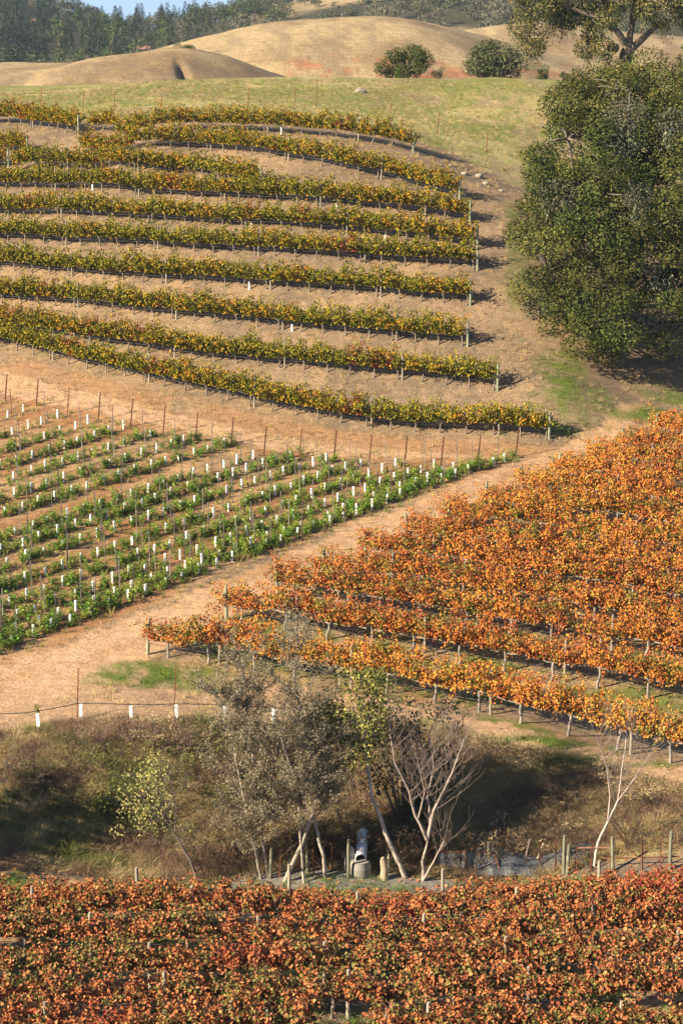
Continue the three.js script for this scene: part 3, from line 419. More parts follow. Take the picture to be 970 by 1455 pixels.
{
  const a = YOUNG_BASE[1];
  YOUNG_ENDS.forEach((e, k) => {
    const rn = `${ordinal[Math.min(12, 15 - k)] === undefined ? 'next' : ['first', 'second', 'third', 'fourth', 'fifth', 'sixth', 'seventh', 'eighth', 'ninth', 'tenth', 'eleventh', 'twelfth', 'thirteenth', 'fourteenth', 'fifteenth', 'sixteenth'][15 - k]} row from the dirt road`;
    const r = rngOf(4000 + k), o = solid('row_end_stake', stakeRust[k % 2], M.metal, `leaning rusty steel stake ending the ${rn} of the young vineyard`, 'stake'); o.position.copy(gpos(e[0], e[1])); o.rotation.y = .2 + gauss(r) * .3;
    const perp = (e[0] - a[0]) * rowDir[1] - (e[1] - a[1]) * rowDir[0];
    // the row runs from its end post down to the left, parallel to the road
    const st = [e[0], e[1]], line = []; for (let s = 0; s < 46; s += 1) { const x = st[0] - rowDir[0] * s, z = st[1] - rowDir[1] * s; if (x < z * .19 - 3) break; if (!inPoly(YOUNG_ZONE, x, z) && s > 3) break; line.push([x, z]); }
    youngLines.push(line); if (line.length < 3) return;
    along(line, 1.0, .5 + r() * .4, .2, r).forEach((p, i) => {
      if (r() < .06) return;
      growTube(p, `white grow tube around a young vine in the ${rn}`, `white grow tubes, ${rn}`, r() < .16, r);
      if (i % 2 === 1) { const o = solid('vine_stake', stakeGrey[i % 2], M.metal, `thin grey steel stake in the ${rn} of the young vineyard`, 'stake', `grey stakes, ${rn}`); o.position.copy(gpos(p.x + .28 * rowDir[0], p.z + .28 * rowDir[1])); o.rotation.set(gauss(r) * .03, r() * 3, gauss(r) * .04); }
    });
    hose(line, .38, .01, 'drip_hose', `thin black drip hose along the ${rn} of the young vineyard`, 'young vineyard drip hoses');
  });
}
BANK_TUBES.forEach(([x, z], i) => {  const r = rngOf(90 + i), t = growTube({ x, z }, 'large white grow tube in the line along the top of the grassy bank', 'white tubes along the bank top', i === 0, r); t.scale.set(1.45, 1.3, 1.45); t.rotation.y = 0; });
HILL_TUBES.forEach(([x, z], i) => growTube({ x, z }, 'lone white grow tube among the trunks of the terraced hillside', 'replant tubes on the hillside', false, rngOf(190 + i)));
BANK_STAKES.forEach(([x, z], i) => { const o = solid('vine_stake', stakeRust[i], M.metal, 'tall thin dark stake by the white tubes on the bank top', 'stake', 'stakes on the bank top'); o.position.copy(gpos(x, z)); o.scale.set(.6, 1.25, .6); });
hose([[BANK_TUBES[0][0] - 4, BANK_TUBES[0][1] + .3], ...BANK_TUBES, [BANK_TUBES[5][0] + 5, BANK_TUBES[5][1] + .4]], .62, .016, 'irrigation_hose', 'black irrigation hose slung over the white tubes on the bank top');
MEADOW_STAKES.forEach(([x, z], i) => { const o = solid('fence_stake', stakeRust[i % 2], M.metal, 'thin rusty fence stake standing in the meadow edge', 'stake', 'stakes along the meadow edge'); o.position.copy(gpos(x, z)); o.scale.set(.9, i === 4 ? 1.5 : 1.1, .9); });

// ---------------------------------------------------------------- plant cover nobody could count
function stuff(name, geo, m, list, label) {             // list: [x, y, z, turn, sx, sy, [r,g,b], tilt]
  const im = new THREE.InstancedMesh(geo, m, list.length), o = new THREE.Object3D(), c = new THREE.Color();
  list.forEach((q, i) => { o.position.set(q[0], q[1], q[2]); o.rotation.set((q[7] || 0), q[3], (q[7] || 0) * .6); o.scale.set(q[4], q[5], q[4]); o.updateMatrix(); im.setMatrixAt(i, o.matrix); c.setRGB(...q[6]); im.setColorAt(i, c); });
  im.name = name; im.userData.kind = 'stuff'; im.userData.label = label; scene.add(im); return im;
}
function tuftGeo(seed, n, h, spread, w) { const r = rngOf(seed), m = new MB(); for (let i = 0; i < n; i++) { const a = r() * 6.28, b = [Math.cos(a) * spread * r() * .5, -.03, Math.sin(a) * spread * r() * .5], hh = h * (.45 + .75 * r()), l = gauss(r) * .5, k = .75 + .5 * r(), s = unit(gauss(r), 0, gauss(r)); const mid = [b[0] + Math.cos(a) * spread * .35 + l * .1, hh * .65, b[2] + Math.sin(a) * spread * .35], tip = [mid[0] + Math.cos(a) * spread * (.3 + .5 * r()), hh * (.8 + .3 * r()), mid[2] + Math.sin(a) * spread * (.3 + .5 * r())], b2 = [b[0] + s[0] * w, b[1], b[2] + s[2] * w], m2 = [mid[0] + s[0] * w * .8, mid[1], mid[2] + s[2] * w * .8], c = [k, k, k * .97]; m.tri(b, b2, m2, c); m.tri(b, m2, mid, c); m.tri(mid, m2, tip, c); } return m.geo(); }
function weedGeo(seed, n) { const r = rngOf(seed), m = new MB(); for (let s = 0; s < 9; s++) { const a = r() * 6.28, h = .35 + .4 * r(), e = [Math.cos(a) * .25, h, Math.sin(a) * .25], k0 = .8 + .4 * r(); m.tube([[0, -.03, 0], [e[0] * .6, h * .6, e[2] * .6], e], [.006, .005, .003], 3, [.8, .9, .8], false); for (let i = 0; i < n; i++) { const t = .15 + .85 * r(), b = r() * 6.28, k = k0 * (.7 + .6 * r()); m.leaf([e[0] * t + gauss(r) * .05, h * t, e[2] * t + gauss(r) * .05], unit(Math.cos(b), .5 * r(), Math.sin(b)), unit(gauss(r), 1, gauss(r)), .1 + .06 * r(), .045 + .03 * r(), [k, k, k], .2); } } return m.geo(); }
{
  const r = rngOf(51), weeds = [], grass = [];
  youngLines.forEach((line, k) => { if (line.length < 3) return; along(line, .22).forEach((p) => {
    const x = p.x, z = p.z, left = 1 - sstep(-3, 8, x), mid = 1 - sstep(-88, -94, z) * 0, dens = sstep(.36, .62, fbm(x * .2 + 4, z * .2, 3) * .55 + fbm(x * .7, z * .7, 2) * .25 + .16 * left + .1 * (1 - Math.min(1, Math.abs(-z - 88) / 9)) + (k >= 14 ? .12 : 0));
    for (let q = 0; q < 3; q++) { if (r() > dens * .55 || -z > 99) continue; const g = .8 + .5 * r(), s = .3 + .62 * r() * (.45 + .75 * dens), c = r() < .72 ? [.13 * g, .215 * g, .03 * g] : [.24 * g, .28 * g, .05 * g]; const X = x + gauss(r) * .3, Z = z + gauss(r) * .3; weeds.push([X, H(X, Z), Z, r() * 6.28, s, s * (.7 + .5 * r()), c]); }
    if (dens > .62 && x < -3 && r() < .14) { const g = .8 + .4 * r(), s = .8 + .45 * r(), X = x + gauss(r) * .4, Z = z + gauss(r) * .4; if (-Z < 99) weeds.push([X, H(X, Z), Z, r() * 6.28, s, s * .9, [.09 * g, .155 * g, .026 * g]]); }
    for (let q = 0; q < 2; q++) if (r() < .14 + .55 * dens) { const g = .7 + .5 * r(), X = x + gauss(r) * .8, Z = z + gauss(r) * .8; grass.push([X, H(X, Z), Z, r() * 6.28, .6 + .5 * r(), .35 + .45 * r(), r() < .5 ? [.30 * g, .25 * g, .09 * g] : [.13 * g, .17 * g, .04 * g]]); }
  }); });
  stuff('cover_crop', weedGeo(52, 9), M.leaf, weeds, 'leafy green weeds growing along the young vine rows');
  stuff('cover_grass', tuftGeo(53, 26, .42, .2, .012), M.grass, grass, 'pale grass tufts between the young vine rows');
  // bank
  const bankG = [], bankB = []; for (let i = 0; i < 30000; i++) { const x = (r() * 2 - 1) * 15.5, z = -57.4 - r() * 8; const top = bankTop(x); if (-z > top + .3) continue; const n = fbm(x * .55 + 30, z * .9, 3), n2 = fbm(x * 1.3, z * 1.3 + 8, 3), low = 1 - sstep(57.5, 61, -z), gl = .55 * sstep(.5, .64, n) * (1 - sstep(-2, 5, x) * .8) + greenAt(x, z) * .7, g = (.55 + .8 * r()); const c = r() < gl ? [.13 * g, .14 * g, .045 * g] : n2 > .56 ? [.21 * g, .135 * g, .095 * g] : n2 > .44 ? [.30 * g, .215 * g, .12 * g] : [.40 * g, .30 * g, .155 * g]; const big = n2 > .56 ? 1.5 : 1; (r() < .6 ? bankG : bankB).push([x, H(x, z) - .02, z, r() * 6.28, .55 + .6 * r(), (.35 + .7 * r() * r()) * big, c, gauss(r) * .35]); }
  stuff('bank_grass', tuftGeo(54, 26, .36, .34, .012), M.grass, bankG, 'dry straw and grey-brown grass covering the bank');
  stuff('bank_stalks', tuftGeo(55, 20, .46, .5, .009), M.grass, bankB, 'taller dry stalks over the bank');
  // thin dry grass on the slopes and under the vines
  const dry = []; for (let i = 0; i < 36000; i++) { const D = 66 + 135 * Math.pow(r(), .8), x = (r() * 2 - 1) * (D * .2 + 1), z = -D, zn = zoneOf(x, z); if (zn === ZONE.road || zn === ZONE.young && r() < .8) continue; const n = fbm(x * .5, z * .5, 3); if (n < .42 && r() < .7) continue; const g = .65 + .6 * r(), gr = greenAt(x, z) + (zn === ZONE.red ? .35 : 0) + (zn === ZONE.meadow ? .4 : .06); const c = r() < gr ? [.14 * g, .18 * g, .04 * g] : [.40 * g, .29 * g, .15 * g]; dry.push([x, H(x, z) - .01, z, r() * 6.28, .6 + .6 * r(), .25 + .45 * r(), c]); }
  stuff('dry_grass', tuftGeo(56, 16, .36, .24, .014), M.grass, dry, 'thin dry grass on the slopes and between the vine rows');
  const fl = []; for (let i = 0; i < 9000; i++) { const x = (r() * 2 - 1) * 12.5, z = -42 - 15 * r(), n = fbm(x * .6 + 3, z * .8, 4); if (n < .47) continue; const g = .7 + .6 * r(); fl.push([x, H(x, z) - .01, z, r() * 6.28, .5 + .5 * r(), .2 + .3 * r(), r() < .8 ? [.10 * g, .16 * g, .03 * g] : [.3 * g, .22 * g, .12 * g]]); }
  stuff('floor_grass', tuftGeo(57, 18, .4, .24, .012), M.grass, fl, 'low green grass on the floor of the salmon-leaved vineyard');
  // fallen leaves
  const lm = new MB(); lm.leaf([0, .015, 0], [1, 0, 0], [0, 1, 0], .09, .08, [1, 1, 1], .25, true); const fallen = []; for (let i = 0; i < 7000; i++) { const rr = r(); let x, z; if (rr < .6) { x = (r() * 2 - 1) * 12.5; z = -42 - 16 * r(); } else { const D = 66 + 30 * r(); z = -D; x = r() * D * .2; if (zoneOf(x, z) !== ZONE.red) continue; } const g = .7 + .6 * r(); fallen.push([x, H(x, z) + .01, z, r() * 6.28, .8 + .5 * r(), 1, r() < .6 ? [.42 * g, .18 * g, .09 * g] : [.28 * g, .12 * g, .06 * g], gauss(r) * .3]); }
  stuff('fallen_leaves', lm.geo(), M.leaf, fallen, 'fallen brown vine leaves lying on the soil');
  const cm = new MB(); { const rr = rngOf(5); const ico = new THREE.IcosahedronGeometry(1, 0).getAttribute('position'); for (let i = 0; i < ico.count; i += 3) { const v = [0, 1, 2].map(j => { const x = ico.getX(i + j), y = ico.getY(i + j), z = ico.getZ(i + j), s = .75 + .5 * hash2(Math.round(x * 50), Math.round(y * 50 + z * 90)); return [x * s, y * s * .6, z * s]; }); cm.tri(...v, [1, 1, 1]); } }
  const clods = []; for (let i = 0; i < 9000; i++) { const D = 64 + 48 * r(), x = (r() * 2 - 1) * (D * .2 + 1), z = -D, zn = zoneOf(x, z), n = fbm(x * .4, z * .4, 2); if (zn === ZONE.road && r() < .75 || n < .4) continue; const g = .7 + .5 * r(), s = .012 + .035 * r() * r(); clods.push([x, H(x, z), z, r() * 6, s, s, zn === ZONE.young ? [.36 * g, .19 * g, .085 * g] : [.42 * g, .28 * g, .15 * g]]); }
  stuff('soil_clods', cm.geo(), M.grass, clods, 'small clods of soil scattered on the bare ground');
}
console.log('cover done');

// ---------------------------------------------------------------- trees
function clump(lf, r, c, rad, n, size, pal, sq = .75, up = .35) {   // leaf-sized faces filling a rounded tuft
  for (let i = 0; i < n; i++) {
    const s = sph(r), k = rad * (.55 + .5 * Math.pow(r(), .6)), p = [c[0] + s[0] * k, c[1] + s[1] * k * sq, c[2] + s[2] * k], t = sph(r);
    lf.leaf(p, unit(t[0] + s[0] * .4, t[1] * .8 - .1, t[2] + s[2] * .4), unit(s[0] + gauss(r) * .7, s[1] + up + gauss(r) * .6, s[2] + gauss(r) * .7), size * (.65 + .7 * r()), size * (.4 + .35 * r()), pick(r, pal, .25), .2);
  }
}
function strand(lf, r, p, len, n, size, pal) { for (let i = 0; i < n; i++) { const t = r(); lf.leaf([p[0] + gauss(r) * .22, p[1] - len * t, p[2] + gauss(r) * .22], unit(gauss(r) * .4, -1, gauss(r) * .4), unit(gauss(r), .3, gauss(r)), size * (.7 + .8 * r()), size * .45, pick(r, pal, .25), .2); } }
function limb(wd, pts, r0, r1, seg, col, r) { const q = [], rr = []; for (let i = 0; i + 1 < pts.length; i++) for (let k = 0; k < 3; k++) { const t = k / 3, j = r0 * .25; q.push([lerp(pts[i][0], pts[i + 1][0], t) + gauss(r) * j, lerp(pts[i][1], pts[i + 1][1], t), lerp(pts[i][2], pts[i + 1][2], t) + gauss(r) * j]); } q.push(pts[pts.length - 1]); for (let i = 0; i < q.length; i++) rr.push(lerp(r0, r1, Math.pow(i / (q.length - 1), .8))); wd.tube(q, rr, seg, () => { const k = .72 + .5 * r(); return [col[0] * k, col[1] * k, col[2] * k]; }); return q; }
function twigs(wd, lf, r, p, d, len, rad, depth, o) {   // thin branching twigs, with small leaves if o.leaf
  const n = 4, pts = [p]; let q = p, e = d; for (let i = 0; i < n; i++) { e = unit(e[0] + gauss(r) * .22, e[1] + o.up * .12, e[2] + gauss(r) * .22); q = [q[0] + e[0] * len / n, q[1] + e[1] * len / n, q[2] + e[2] * len / n]; pts.push(q);
    if (depth > 0 && i > 0) for (let k = 0; k < o.kids; k++) if (r() < .8) twigs(wd, lf, r, q, unit(e[0] + gauss(r) * o.open, e[1] * .8 + o.up * .3, e[2] + gauss(r) * o.open), len * (.5 + .25 * r()), rad * .6, depth - 1, o);
    if (lf && o.leaf && depth <= o.leafDepth) for (let k = 0; k < o.leaves; k++) { const t = sph(r); lf.leaf([q[0] + gauss(r) * .06, q[1] + gauss(r) * .06, q[2] + gauss(r) * .06], unit(t[0] + e[0], t[1], t[2] + e[2]), sph(r), o.leaf * (.6 + .8 * r()), o.leaf * .4, pick(r, o.pal, .25), .15); } }
  wd.tube(pts, pts.map((_, i) => rad * (1 - .6 * i / n)), 3, o.col, false);
}
function tree(name, label, category, group, x, z, wd, lf, dy = 0) { const g = thing(name, label, category, group); g.position.copy(gpos(x, z, dy)); part(g, 'trunk', wd.geo(), M.wood); if (lf && lf.p.length) part(g, 'crown', lf.geo(), M.leaf); return g; }
const OAK = [[.065, .078, .016, 5], [.10, .105, .024, 4], [.14, .135, .035, 2], [.17, .13, .04, .5]];
const OAKD = [[.042, .06, .014, 5], [.07, .085, .02, 4], [.11, .115, .03, 2]];
const GREYL = [[.13, .135, .085, 4], [.09, .1, .055, 3], [.2, .19, .12, 2]];
// big live oak beside the terraced rows
{
  const r = rngOf(600), wd = new MB(), lf = new MB(), BK = [.13, .105, .085];
  const out = [[-3.1, 15.8], [-4.4, 14.6], [-4.9, 13.2], [-5.1, 9.9], [-6.2, 7.1], [-5.5, 5.2], [-5.0, 3.3], [-3.4, 1.9], [-1.7, .3], [-.3, .5], [.1, 3.4], [1.2, 3.9], [1.6, 1.4], [2.4, 1.0], [3.2, 2.6], [4.4, 1.2], [7, 2.6], [8.5, 9.4], [7.7, 14], [4.6, 15.8], [.8, 16.4]];
  const tips = []; let tries = 0;
  while (tips.length < 260 && tries++ < 14000) {
    const x = -6 + 14.5 * r(), y = .4 + 16.2 * r(); if (!inPoly(out, x, y)) continue; const hd = 5.6 * Math.sqrt(Math.max(.03, 1 - ((x - 1.2) / 7.6) ** 2 - ((y - 8.5) / 10) ** 2)) + .8;
    const z = (r() < .72 ? (.35 + .65 * r()) : -r()) * hd; if (tips.some(t => Math.hypot(t[0] - x, t[1] - y, t[2] - z) < 1.2)) continue; const rad = .65 + .6 * r(); if (!inPoly(out, x - rad * .4, y) || !inPoly(out, x, y - rad * .3)) continue;
    tips.push([x, y, z]); const u = r(), pal = u < .06 ? GREYL : u < .45 ? OAKD : OAK, tone = .45 + .7 * r(); clump(lf, r, [x, y, z], rad, Math.round(620 * rad), .165, pal.map(q => { const k = tone; return [q[0] * k, q[1] * k, q[2] * k, q[3]]; }), .8); if (pal === GREYL) for (let k = 0; k < 4; k++) strand(lf, r, [x + gauss(r) * .7, y - .2, z + .3 + gauss(r) * .5], 1.2, 26, .16, GREYL);
  }
  const main = [[[0, -.4, 0], [.2, 1.5, .2], [.1, 3.2, .1]], [[.1, 3, .1], [-1.2, 5.5, .8], [-2.5, 9, 1.2], [-3, 12.5, .8]], [[.1, 3, 0], [.8, 6.5, -.8], [.6, 11, -.6], [.4, 15, 0]], [[.2, 2.8, 0], [2.4, 5.2, 1], [4.5, 8.5, 1.4], [5.6, 11.5, .8]], [[0, 2.4, .2], [-2, 3.6, 1.4], [-4, 5.4, 1.8]], [[.2, 3, -.3], [1.8, 7, -2.2], [2.4, 11, -3]]];
  main.forEach((p, i) => limb(wd, p, i ? .34 : .55, i ? .07 : .42, 8, BK, r));
  for (const t of tips) { let best = main[1][1], bd = 1e9; for (const m of main) for (const q of m.slice(1)) { const d = Math.hypot(q[0] - t[0], q[1] - t[1], q[2] - t[2]); if (d < bd && q[1] < t[1] + 1.5) { bd = d; best = q; } } limb(wd, [best, [(best[0] + t[0]) / 2, (best[1] + t[1]) / 2 + .3, (best[2] + t[2]) / 2], t], .08, .02, 5, BK, r); }
  const [x, z] = SPOT.big_oak; tree('live_oak', 'huge dark green live oak hung with grey moss beside the vine rows', 'tree', null, x, z - 2.2, wd, lf, -.2);
}
// tall oak with hanging moss further up the slope
{
  const r = rngOf(610), wd = new MB(), lf = new MB(), X = 20.6, Z = -141, g0 = H(X, Z), BK = [.12, .092, .07], fy = 28.2 - g0, px = 19.2;
  const at = (dx, dy, z = 0) => [dx / px, fy + dy / px, z];
  limb(wd, [[-.3, -.4, 0], [-.25, fy * .5, 0], at(-5, -12), at(0, 22)], .62, .46, 9, BK, r);
  const L = [[at(0, 20), at(-20, 45, .3), at(-50, 62, .8), at(-95, 78, .6), at(-135, 62, 1)], [at(0, 22), at(4, 60, -.3), at(8, 105, 0), at(0, 150, .4)], [at(2, 18), at(34, 48, .4), at(66, 62, .8), at(100, 50, 1)], [at(4, 60), at(30, 100, -1), at(60, 140, -1)], [at(-20, 45), at(-40, 95, -.8), at(-60, 140, -.5)], [at(66, 62, .8), at(95, 90, 0), at(120, 110, 0)]];
  L.forEach((p, i) => limb(wd, p, .3, .06, 7, BK, r));
  wd.tube([at(-18, 20, .35), at(-34, 24, .75)], [.34, .3], 9, (i) => i ? [.36, .22, .15] : BK);
  const PAL = [[.13, .12, .035, 4], [.085, .09, .028, 4], [.17, .14, .05, 3], [.05, .06, .02, 3]];
  const spots = [[-140, 70], [-125, 40], [-115, 75], [-150, 95], [-120, 100], [-95, 95], [-135, 20], [-80, 62], [-60, 80], [-40, 40], [-45, 60], [-35, 20], [-60, 20], [-70, 110], [-100, 130], [-30, 100], [-10, 130], [20, 130], [40, 110], [30, 85], [60, 100], [90, 60], [100, 30], [90, 95], [110, 0], [95, -20], [120, 60], [60, 140], [-60, 145], [-20, 160], [30, 165], [75, 75], [110, 100], [105, -50], [-150, 50], [85, 20], [-20, 80], [-100, 60], [120, 130], [-25, -5], [90, -5], [20, 70], [40, 62], [55, 80], [-35, 62], [-60, 72], [-85, 80], [10, 100], [-10, 110], [0, 140], [70, 90], [45, 130], [-45, 115], [-80, 130], [-110, 85], [85, 110]];
  for (const [dx, dy] of spots) { const c = at(dx + gauss(r) * 6, dy, .5 + gauss(r) * 1.6); clump(lf, r, c, .75 + .5 * r(), 460, .2, PAL, .8); for (let k = 0; k < 12; k++) strand(lf, r, [c[0] + gauss(r) * .6, c[1] - .1, c[2] + gauss(r) * .6], .7 + 1.1 * r(), 24, .15, r() < .3 ? GREYL : PAL); limb(wd, [c, [c[0] * .8, c[1] + .2, c[2] * .6]], .05, .02, 4, BK, r); }
  tree('mossy_oak', 'tall oak with sawn limb and hanging moss rising behind the huge live oak', 'tree', null, X, Z, wd, lf);
}
// round oaks and shrubs beyond the meadow
function roundOak(name, label, x, z, w, h, seed, pal, n = 16) {
  const r = rngOf(seed), wd = new MB(), lf = new MB(); limb(wd, [[0, -.4, 0], [.1, h * .3, 0], [0, h * .6, 0]], .05 * h, .02 * h, 6, [.13, .1, .08], r);
  for (let i = 0; i < n; i++) { const a = r() * 6.28, u = Math.sqrt(r()), y = h * (.14 + .72 * r()), k = w * .40 * Math.sqrt(Math.max(.15, 1 - Math.pow((y / h - .25) / .75, 2))), c = [Math.cos(a) * u * k, y, Math.sin(a) * u * k * .8]; clump(lf, r, c, h * (.19 + .1 * r()), 300, h * .062, pal, .85); limb(wd, [[0, h * .25, 0], c], .02 * h, .008 * h, 4, [.13, .1, .08], r); }
  return tree(name, label, 'tree', null, x, z, wd, lf);
}
roundOak('round_oak', 'dense rounded dark green oak standing left of the rutted track beyond the meadow', 7.3, -219, 7.4, 3.7, 620, OAKD, 24);
roundOak('round_oak', 'broad rounded oak with pale limbs showing, right of the track beyond the meadow', 17.6, -222, 7.6, 4.5, 621, [...OAKD, ...GREYL], 24);
roundOak('round_shrub', 'low grey-brown shrub against the dense rounded oak beyond the meadow', 10.9, -218, 2.3, 1.5, 622, [[.13, .105, .06, 4], [.09, .08, .045, 3]], 8);
roundOak('round_shrub', 'small dark shrub between the broad oak and the live oak', 23.0, -221, 2.7, 1.6, 623, OAKD, 8);
roundOak('round_shrub', 'tiny dark shrub nearest the live oak beyond the meadow', 25.2, -221, 1.6, 1.1, 624, OAKD, 6);
roundOak('round_shrub', 'dark bush on the ridge where the golden mound meets the wood', -22.6 * 1.1, -312, 4.5, 3.2, 625, OAKD, 10);
// wooded hill
const conifers = [0, 1, 2, 3].map(i => { const r = rngOf(630 + i), wd = new MB(), lf = new MB(), h = 12; wd.tube([[0, -1, 0], [0, h * .5, 0], [0, h * .97, 0]], [.25, .15, .03], 5, [.1, .075, .055]);
  const pal = i < 2 ? [[.026, .05, .03, 5], [.042, .07, .04, 3]] : [[.036, .06, .032, 5], [.06, .08, .045, 3]];
  for (let y = h * .1; y < h; y += .48) { const R = (1 - y / h) * h * (.22 + .03 * i) * (.8 + .4 * r()) + .15, nb = 8; for (let b = 0; b < nb; b++) { const a = r() * 6.28; for (let k = 0; k < 3; k++) { const t = .25 + .75 * (k + r()) / 3; lf.leaf([Math.cos(a) * R * t, y - R * t * .3, Math.sin(a) * R * t], unit(Math.cos(a), -.25, Math.sin(a)), unit(gauss(r) * .4, 1, gauss(r) * .4), .55 + .5 * R * .3, .55, pick(r, pal, .3), .2); } } } return [wd.geo(), lf.geo()]; });
const broads = [0, 1, 2, 3].map(i => { const r = rngOf(640 + i), wd = new MB(), lf = new MB(), h = 9; limb(wd, [[0, -1, 0], [.2, h * .3, 0], [0, h * .7, 0]], .3, .1, 5, [.14, .12, .1], r); const pal = [[[.05, .068, .03, 5], [.08, .09, .04, 3]], [[.10, .105, .06, 5], [.075, .08, .045, 3]], [[.14, .125, .085, 5], [.1, .1, .06, 3]], [[.06, .085, .03, 5], [.10, .115, .04, 3]]][i];
  for (let k = 0; k < 11; k++) { const a = r() * 6.28, y = h * (.25 + .65 * r()), u = Math.sqrt(r()) * h * .36 * Math.sqrt(Math.max(.1, 1 - ((y / h - .5) / .55) ** 2)); clump(lf, r, [Math.cos(a) * u, y, Math.sin(a) * u], h * .17, 34, .88, pal, .85); } return [wd.geo(), lf.geo()]; });
const coniferO = [], broadO = [];
{
  const r = rngOf(650); let n = 0, tries = 0; const taken = [];
  const cresty = (x, D) => { let m = -9; for (let d = 220; d < D - 25; d += 18) { const s = (H(x * d / D, -d) - 24) / d; if (s > m) m = s; } return m; };
  while (n < 500 && tries++ < 12000) {
    const D = 640 + 520 * r(), px = -20 + 1010 * r(), x = (px - 485) / 2715 * D; if (zoneOf(x, -D) !== ZONE.forest) continue;
    const left = px < 420, dens = left ? 1 : px < 560 ? .16 : px < 760 ? .85 : .25; if (r() > dens) continue;
    const y = H(x, -D), pine = left && px < 300 && fbm(x * .02, D * .02, 2) + (y - 24) / D * 5 > .6; const h = (pine ? 12 : 9) * (.7 + .5 * r());
    if (taken.some(t => Math.hypot(t[0] - x, (t[1] - D) * .5) < (left ? 4.0 : 5))) continue; if ((y + h - 24) / D < cresty(x, D) + .0015) continue; if ((y - 24) / D > .075) continue;
    taken.push([x, D]); n++; const k = Math.floor(r() * 4), g = pine ? conifers[k] : broads[px > 440 ? 1 + k % 2 : k];
    const lab = pine ? ['dark narrow conifer in the wood on the skyline hill', 'broad grey-green conifer in the wood on the skyline hill'][k >> 1] : px < 430 ? ['dark rounded tree in the wood behind the golden mound', 'grey-green rounded tree in the wood behind the golden mound', 'pale brownish rounded tree in the wood behind the golden mound', 'fresh green rounded tree in the wood behind the golden mound'][k] : px < 560 ? 'lone rounded tree on the bare golden skyline slope' : 'pale grey tree in the hazy wood behind the golden hills';
    const o = thing(pine ? 'conifer' : 'broadleaf_tree', lab, 'tree', (pine ? 'conifers: ' : 'wood: ') + lab); o.position.set(x, y - .3, -D); o.scale.set(h / (pine ? 12 : 9) * (.85 + .3 * r()), h / (pine ? 12 : 9), h / (pine ? 12 : 9)); o.rotation.y = r() * 6; part(o, 'trunk', g[0], M.wood); part(o, 'crown', g[1], M.leaf);
  }
  console.log('forest', n, tries);
}
// houses in the wood
function cabin(label, x, z, y, s, wall, roof) { const g = thing('cabin', label, 'house'); g.position.set(x, y, z); g.rotation.y = .4; g.scale.setScalar(s); const w = new MB(); w.box(-4, 4, -3, 3, -2.5, 2.5, wall); w.tri([-4, 3, 2.5], [-4, 3, -2.5], [-4, 4.8, 0], wall); w.tri([4, 3, -2.5], [4, 3, 2.5], [4, 4.8, 0], wall); part(g, 'wall', w.geo(), M.dull); const rf = new MB(); rf.quad([-4.4, 2.75, 2.95], [4.4, 2.75, 2.95], [4.4, 4.95, 0], [-4.4, 4.95, 0], roof); rf.quad([4.4, 2.75, -2.95], [-4.4, 2.75, -2.95], [-4.4, 4.95, 0], [4.4, 4.95, 0], roof); rf.box(1.5, 2.2, 4, 5.8, -.9, -.3, [.3, .2, .17]); part(g, 'roof', rf.geo(), M.dull); for (const wx of [-2.2, 1.6]) { const q = new MB(); q.box(wx - .6, wx + .6, .9, 2.1, 2.5, 2.56, [.03, .035, .04]); part(g, 'window', q.geo(), M.plastic); } const d = new MB(); d.box(-.5, .4, 0, 2, 2.5, 2.57, [.12, .07, .05]); part(g, 'door', d.geo(), M.dull); }
{ const z1 = -900, x1 = (62 - 485) / 2715 * 900; cabin('cabin with a pink-red roof high in the dark conifers', x1, z1, H(x1, z1) - .5, .62, [.4, .33, .28], [.34, .16, .13]); const z2 = -760, x2 = (212 - 485) / 2715 * 760; cabin('pale pink cabin in the wood above the golden mound', x2, z2, H(x2, z2) - .5, .62, [.45, .3, .25], [.38, .2, .16]); }
console.log('far done');

// ---------------------------------------------------------------- gully trees and shrubs
const GB = [.33, .285, .235];
const WILLOW = { up: .5, kids: 2, open: .8, leaf: .075, leafDepth: 1, leaves: 3, pal: [[.19, .16, .105, 4], [.26, .215, .145, 3], [.11, .10, .05, 3]], col: [.25, .185, .135] };
function stemTree(name, label, spot, dz, seed, stems, o, tw, col = GB, dx = 0) {
  const r = rngOf(seed), wd = new MB(), lf = new MB();
  for (const s of stems) { const q = limb(wd, s.p, s.r, s.r * .3, 7, s.col || col, r), n = q.length; for (let i = Math.floor(n * (s.from ?? .45)); i < n; i++) for (let k = 0; k < tw.n; k++) { const t = i / n; twigs(wd, lf, r, q[i], unit(gauss(r), .5 + .5 * t, gauss(r)), tw.len * (.6 + .7 * r()), tw.rad, tw.depth, o); } }
  return tree(name, label, 'tree', null, spot[0] + dx, spot[1] + dz, wd, lf);
}
stemTree('willow', 'grey-leaved willow with two slender pale stems by the broken fence', SPOT.willow, 0, 700, [{ p: [[0, -.2, 0], [-.2, .9, .05], [-.4, 1.8, .1], [-.75, 3.9, .2], [-1.05, 5.7, .1]], r: .055, from: .3 }, { p: [[.22, -.2, -.1], [.05, 1, -.1], [-.1, 1.9, -.15], [-.3, 4.3, -.3], [-.5, 6.2, -.3]], r: .06, from: .32 }], WILLOW, { n: 5, len: .92, rad: .012, depth: 2 });
stemTree('willow', 'grey-leaved willow with one stem leaning right and one straight, by the fence', SPOT.grey_tree, .1, 701, [{ p: [[-.9, -.3, .1], [-.25, 1.2, .1], [.1, 2.2, 0], [-.1, 4.4, -.2], [-.5, 6.9, -.4]], r: .085, from: .36 }, { p: [[-.15, -.2, .2], [-.3, 1.4, .1], [-.35, 3.0, .2], [-.9, 5.0, .5]], r: .055, from: .4 }], WILLOW, { n: 5, len: .95, rad: .012, depth: 2 });
